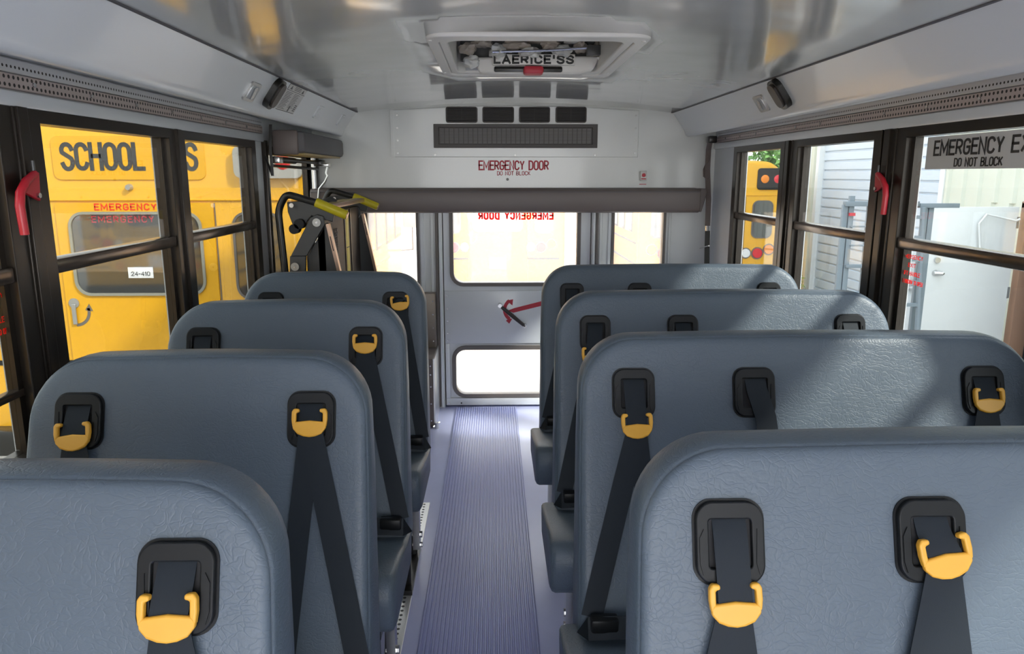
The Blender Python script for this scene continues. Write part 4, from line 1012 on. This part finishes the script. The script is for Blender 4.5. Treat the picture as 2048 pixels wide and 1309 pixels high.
MB().box(XB-.05, XB+.12, 6.70, 6.78, -1.1, 1.12, .006).build('door_jamb', M['wood'], b_, smooth=True)
MB().box(XB-.05, XB+.12, 6.70, 7.84, 1.06, 1.13, .006).build('lintel', M['wood'], b_, smooth=True)
ribwall(3.0, 6.7, -1.1, 1.10, '').build('ribbed_siding', M['bwall'], b_)
ribwall(7.84, 8.44, -1.1, 1.10, '').build('ribbed_siding', M['bwall'], b_)
# open white door
dd = empty('white_door', (4.95, 7.8, -1.0), 'tall white steel door standing open, with knob and deadbolt', 'door')
MB().box(4.46, 5.43, 7.78, 7.825, -.98, 1.075, .004).build('door_leaf', M['wdoor'], dd, smooth=True)
c = Vector((4.60, 7.775, .375)); MB().tube([c, c+Vector((0, -.02, 0)), c+Vector((.05, -.05, 0)), c+Vector((.06, -.05, .01))], [.035, .03, .022, .02], 12).build('door_knob', M['steel'], dd, smooth=True)
c = Vector((4.60, 7.775, .515)); MB().tube([c, c+Vector((0, -.03, 0))], .03, 14).build('deadbolt', M['steel'], dd, smooth=True)
MB().box(4.57, 4.70, 7.772, 7.78, .585, .60).build('door_sticker', M['signgrey'], dd)
MB().box(4.462, 4.49, 7.772, 7.79, .18, .45).build('latch_guard', M['steel'], dd)
c = Vector((4.62, 7.774, .66)); MB().tube([c, c+Vector((0, -.005, 0))], .035, 14).build('round_sticker', M['signgrey'], dd, smooth=True)
for z in (.85, .1, -.7): MB().box(5.415, 5.44, 7.772, 7.83, z, z+.12).build('hinge', M['silver'], dd)
q = MB().tube([Vector((5.04, 7.74, .6)), Vector((4.99, 7.74, .9)), Vector((5.06, 7.74, 1.0)), Vector((5.38, 7.74, .93)), Vector((5.42, 7.74, .95))], .012, 8)
tag(q.build('door_cable', M['wdoor'], smooth=True), 'pale cable draped over the top of the open white door', 'cable')
# steel rack left of the door
rk = empty('steel_rack', (3.9, 7.2, -1.0), 'blue grey steel ladder rack standing left of the white door', 'rack')
Yk = 7.2
for (x, t_) in ((1704, 392), (1740, 412), (1690, 410), (1850, 412), (1862, 412)):
    a_, b2 = P(x, t_, Y=Yk), P(x, 640, Y=Yk); MB().box(a_.x-.025, a_.x+.025, Yk-.02, Yk+.02, -.99, a_.z, .003).build('post', M['rack'], rk, smooth=True)
for (x0, x1, y0_, y1_) in ((1690, 1838, 403, 413), (1838, 1918, 407, 416), (1690, 1745, 530, 536), (1690, 1745, 585, 589), (1700, 1745, 490, 493), (1700, 1745, 452, 455)):
    a_, b2 = P(x0, y1_, Y=Yk-.03), P(x1, y0_, Y=Yk-.03); MB().box(a_.x, b2.x, Yk-.05, Yk+.02, a_.z, b2.z, .003).build('shelf_bar', M['rack'], rk, smooth=True)
for (xt, xb_) in ((1818, 1792), (1847, 1830)):
    a_, b2 = P(xt, 415, Y=Yk-.1), P(xb_, 760, Y=Yk-.1); MB().tube([a_, b2, Vector((b2.x-.03, Yk-.1, -.98))], .028, 8).build('ladder_rail', M['rack'], rk, smooth=True)
for y in (435, 475, 520, 565, 610): a_, b2 = P(1815-(y-435)*.06, y, Y=Yk-.1), P(1846-(y-435)*.05, y, Y=Yk-.1); MB().box(a_.x, b2.x, Yk-.12, Yk-.08, a_.z-.015, a_.z+.015).build('rung', M['rack'], rk)
MB().box(*(P(1697, 440, Y=7.16).x, P(1708, 440, Y=7.16).x, 7.14, 7.17, P(1700, 432, Y=7.16).z, P(1700, 426, Y=7.16).z)).build('red_clamp', M['red'], rk)
# wrapped bundles behind the ladder
def blob(cx_, cy_, z0, z1, rx, ry, seed, name, m, label, cat, group=None):
    bm = bmesh.new(); bmesh.ops.create_icosphere(bm, subdivisions=3, radius=1)
    for v in bm.verts:
        n = noise.noise(v.co*1.5+Vector((seed, 0, 0)))*.35
        x, y, z = [math.copysign(abs(c)**.6, c) for c in v.co]
        v.co = Vector((cx_+x*rx*(1+n*.5), cy_+y*ry*(1+n*.5), (z0+z1)/2+z*(z1-z0)/2*(1+n*.25)))
    tag(MB().bm(bm).build(name, m, smooth=True), label, cat, group)
a_ = P(1812, 620, Y=8.5)
blob(a_.x, 8.45, -1.09, .12, .22, .28, 1.5, 'wrapped_bundle', M['plasticbag'], 'tall bundle wrapped in clear plastic behind the rack', 'bundle')
a_ = P(1820, 530, Y=8.35)
blob(a_.x, 8.35, .15, .60, .15, .16, 5.5, 'wrapped_sack', M['plasticbag'], 'silvery wrapped sack beside the open white door', 'bundle')
# plants and tree
def leaves(o, c, r, n, size, seed):
    rnd = random.Random(seed); mb = MB()
    for i in range(n):
        while True:
            p = Vector((rnd.uniform(-1, 1), rnd.uniform(-1, 1), rnd.uniform(-1, 1)))
            if p.length < 1: break
        p = Vector((p.x*r[0], p.y*r[1], p.z*r[2]))+Vector(c)
        a = Vector((rnd.uniform(-1, 1), rnd.uniform(-1, 1), rnd.uniform(-1, 1))).normalized(); b = a.orthogonal().normalized(); s_ = size*rnd.uniform(.6, 1.3)
        mb.add([p-a*s_, p+b*s_*.45, p+a*s_, p-b*s_*.45], [(0, 1, 2, 3)])
    return mb.build('foliage', M['leaf'], o)
tr = empty('tree', (6.9, 19, -1.17), 'leafy green tree above the far yellow bus', 'tree')
MB().tube([(6.9, 19, -1.17), (6.95, 19, .5), (6.85, 19.1, 2.2)], [.16, .12, .05], 10).build('trunk', M['bark'], tr, smooth=True)
c = P(1545, 318, Y=19)
leaves(tr, (c.x+.15, 19, 1.75), (.75, .7, .55), 900, .10, 3); leaves(tr, (c.x+.5, 19, 1.2), (1.0, .8, .7), 900, .10, 4)
c = P(1622, 575, Y=12.7)
sh = empty('climbing_shrub', (5.25, 13.1, -1.17), 'small green shrub growing at the warehouse corner', 'shrub')
MB().tube([(5.15, 13.0, -1.17), (5.15, 13.0, -.5), (5.18, 13.0, -.1)], [.02, .015, .01], 8).build('stem', M['bark'], sh, smooth=True)
leaves(sh, (5.10, 13.0, -.45), (.28, .25, .55), 500, .055, 8); leaves(sh, (4.95, 13.0, -.85), (.4, .3, .3), 300, .055, 9)
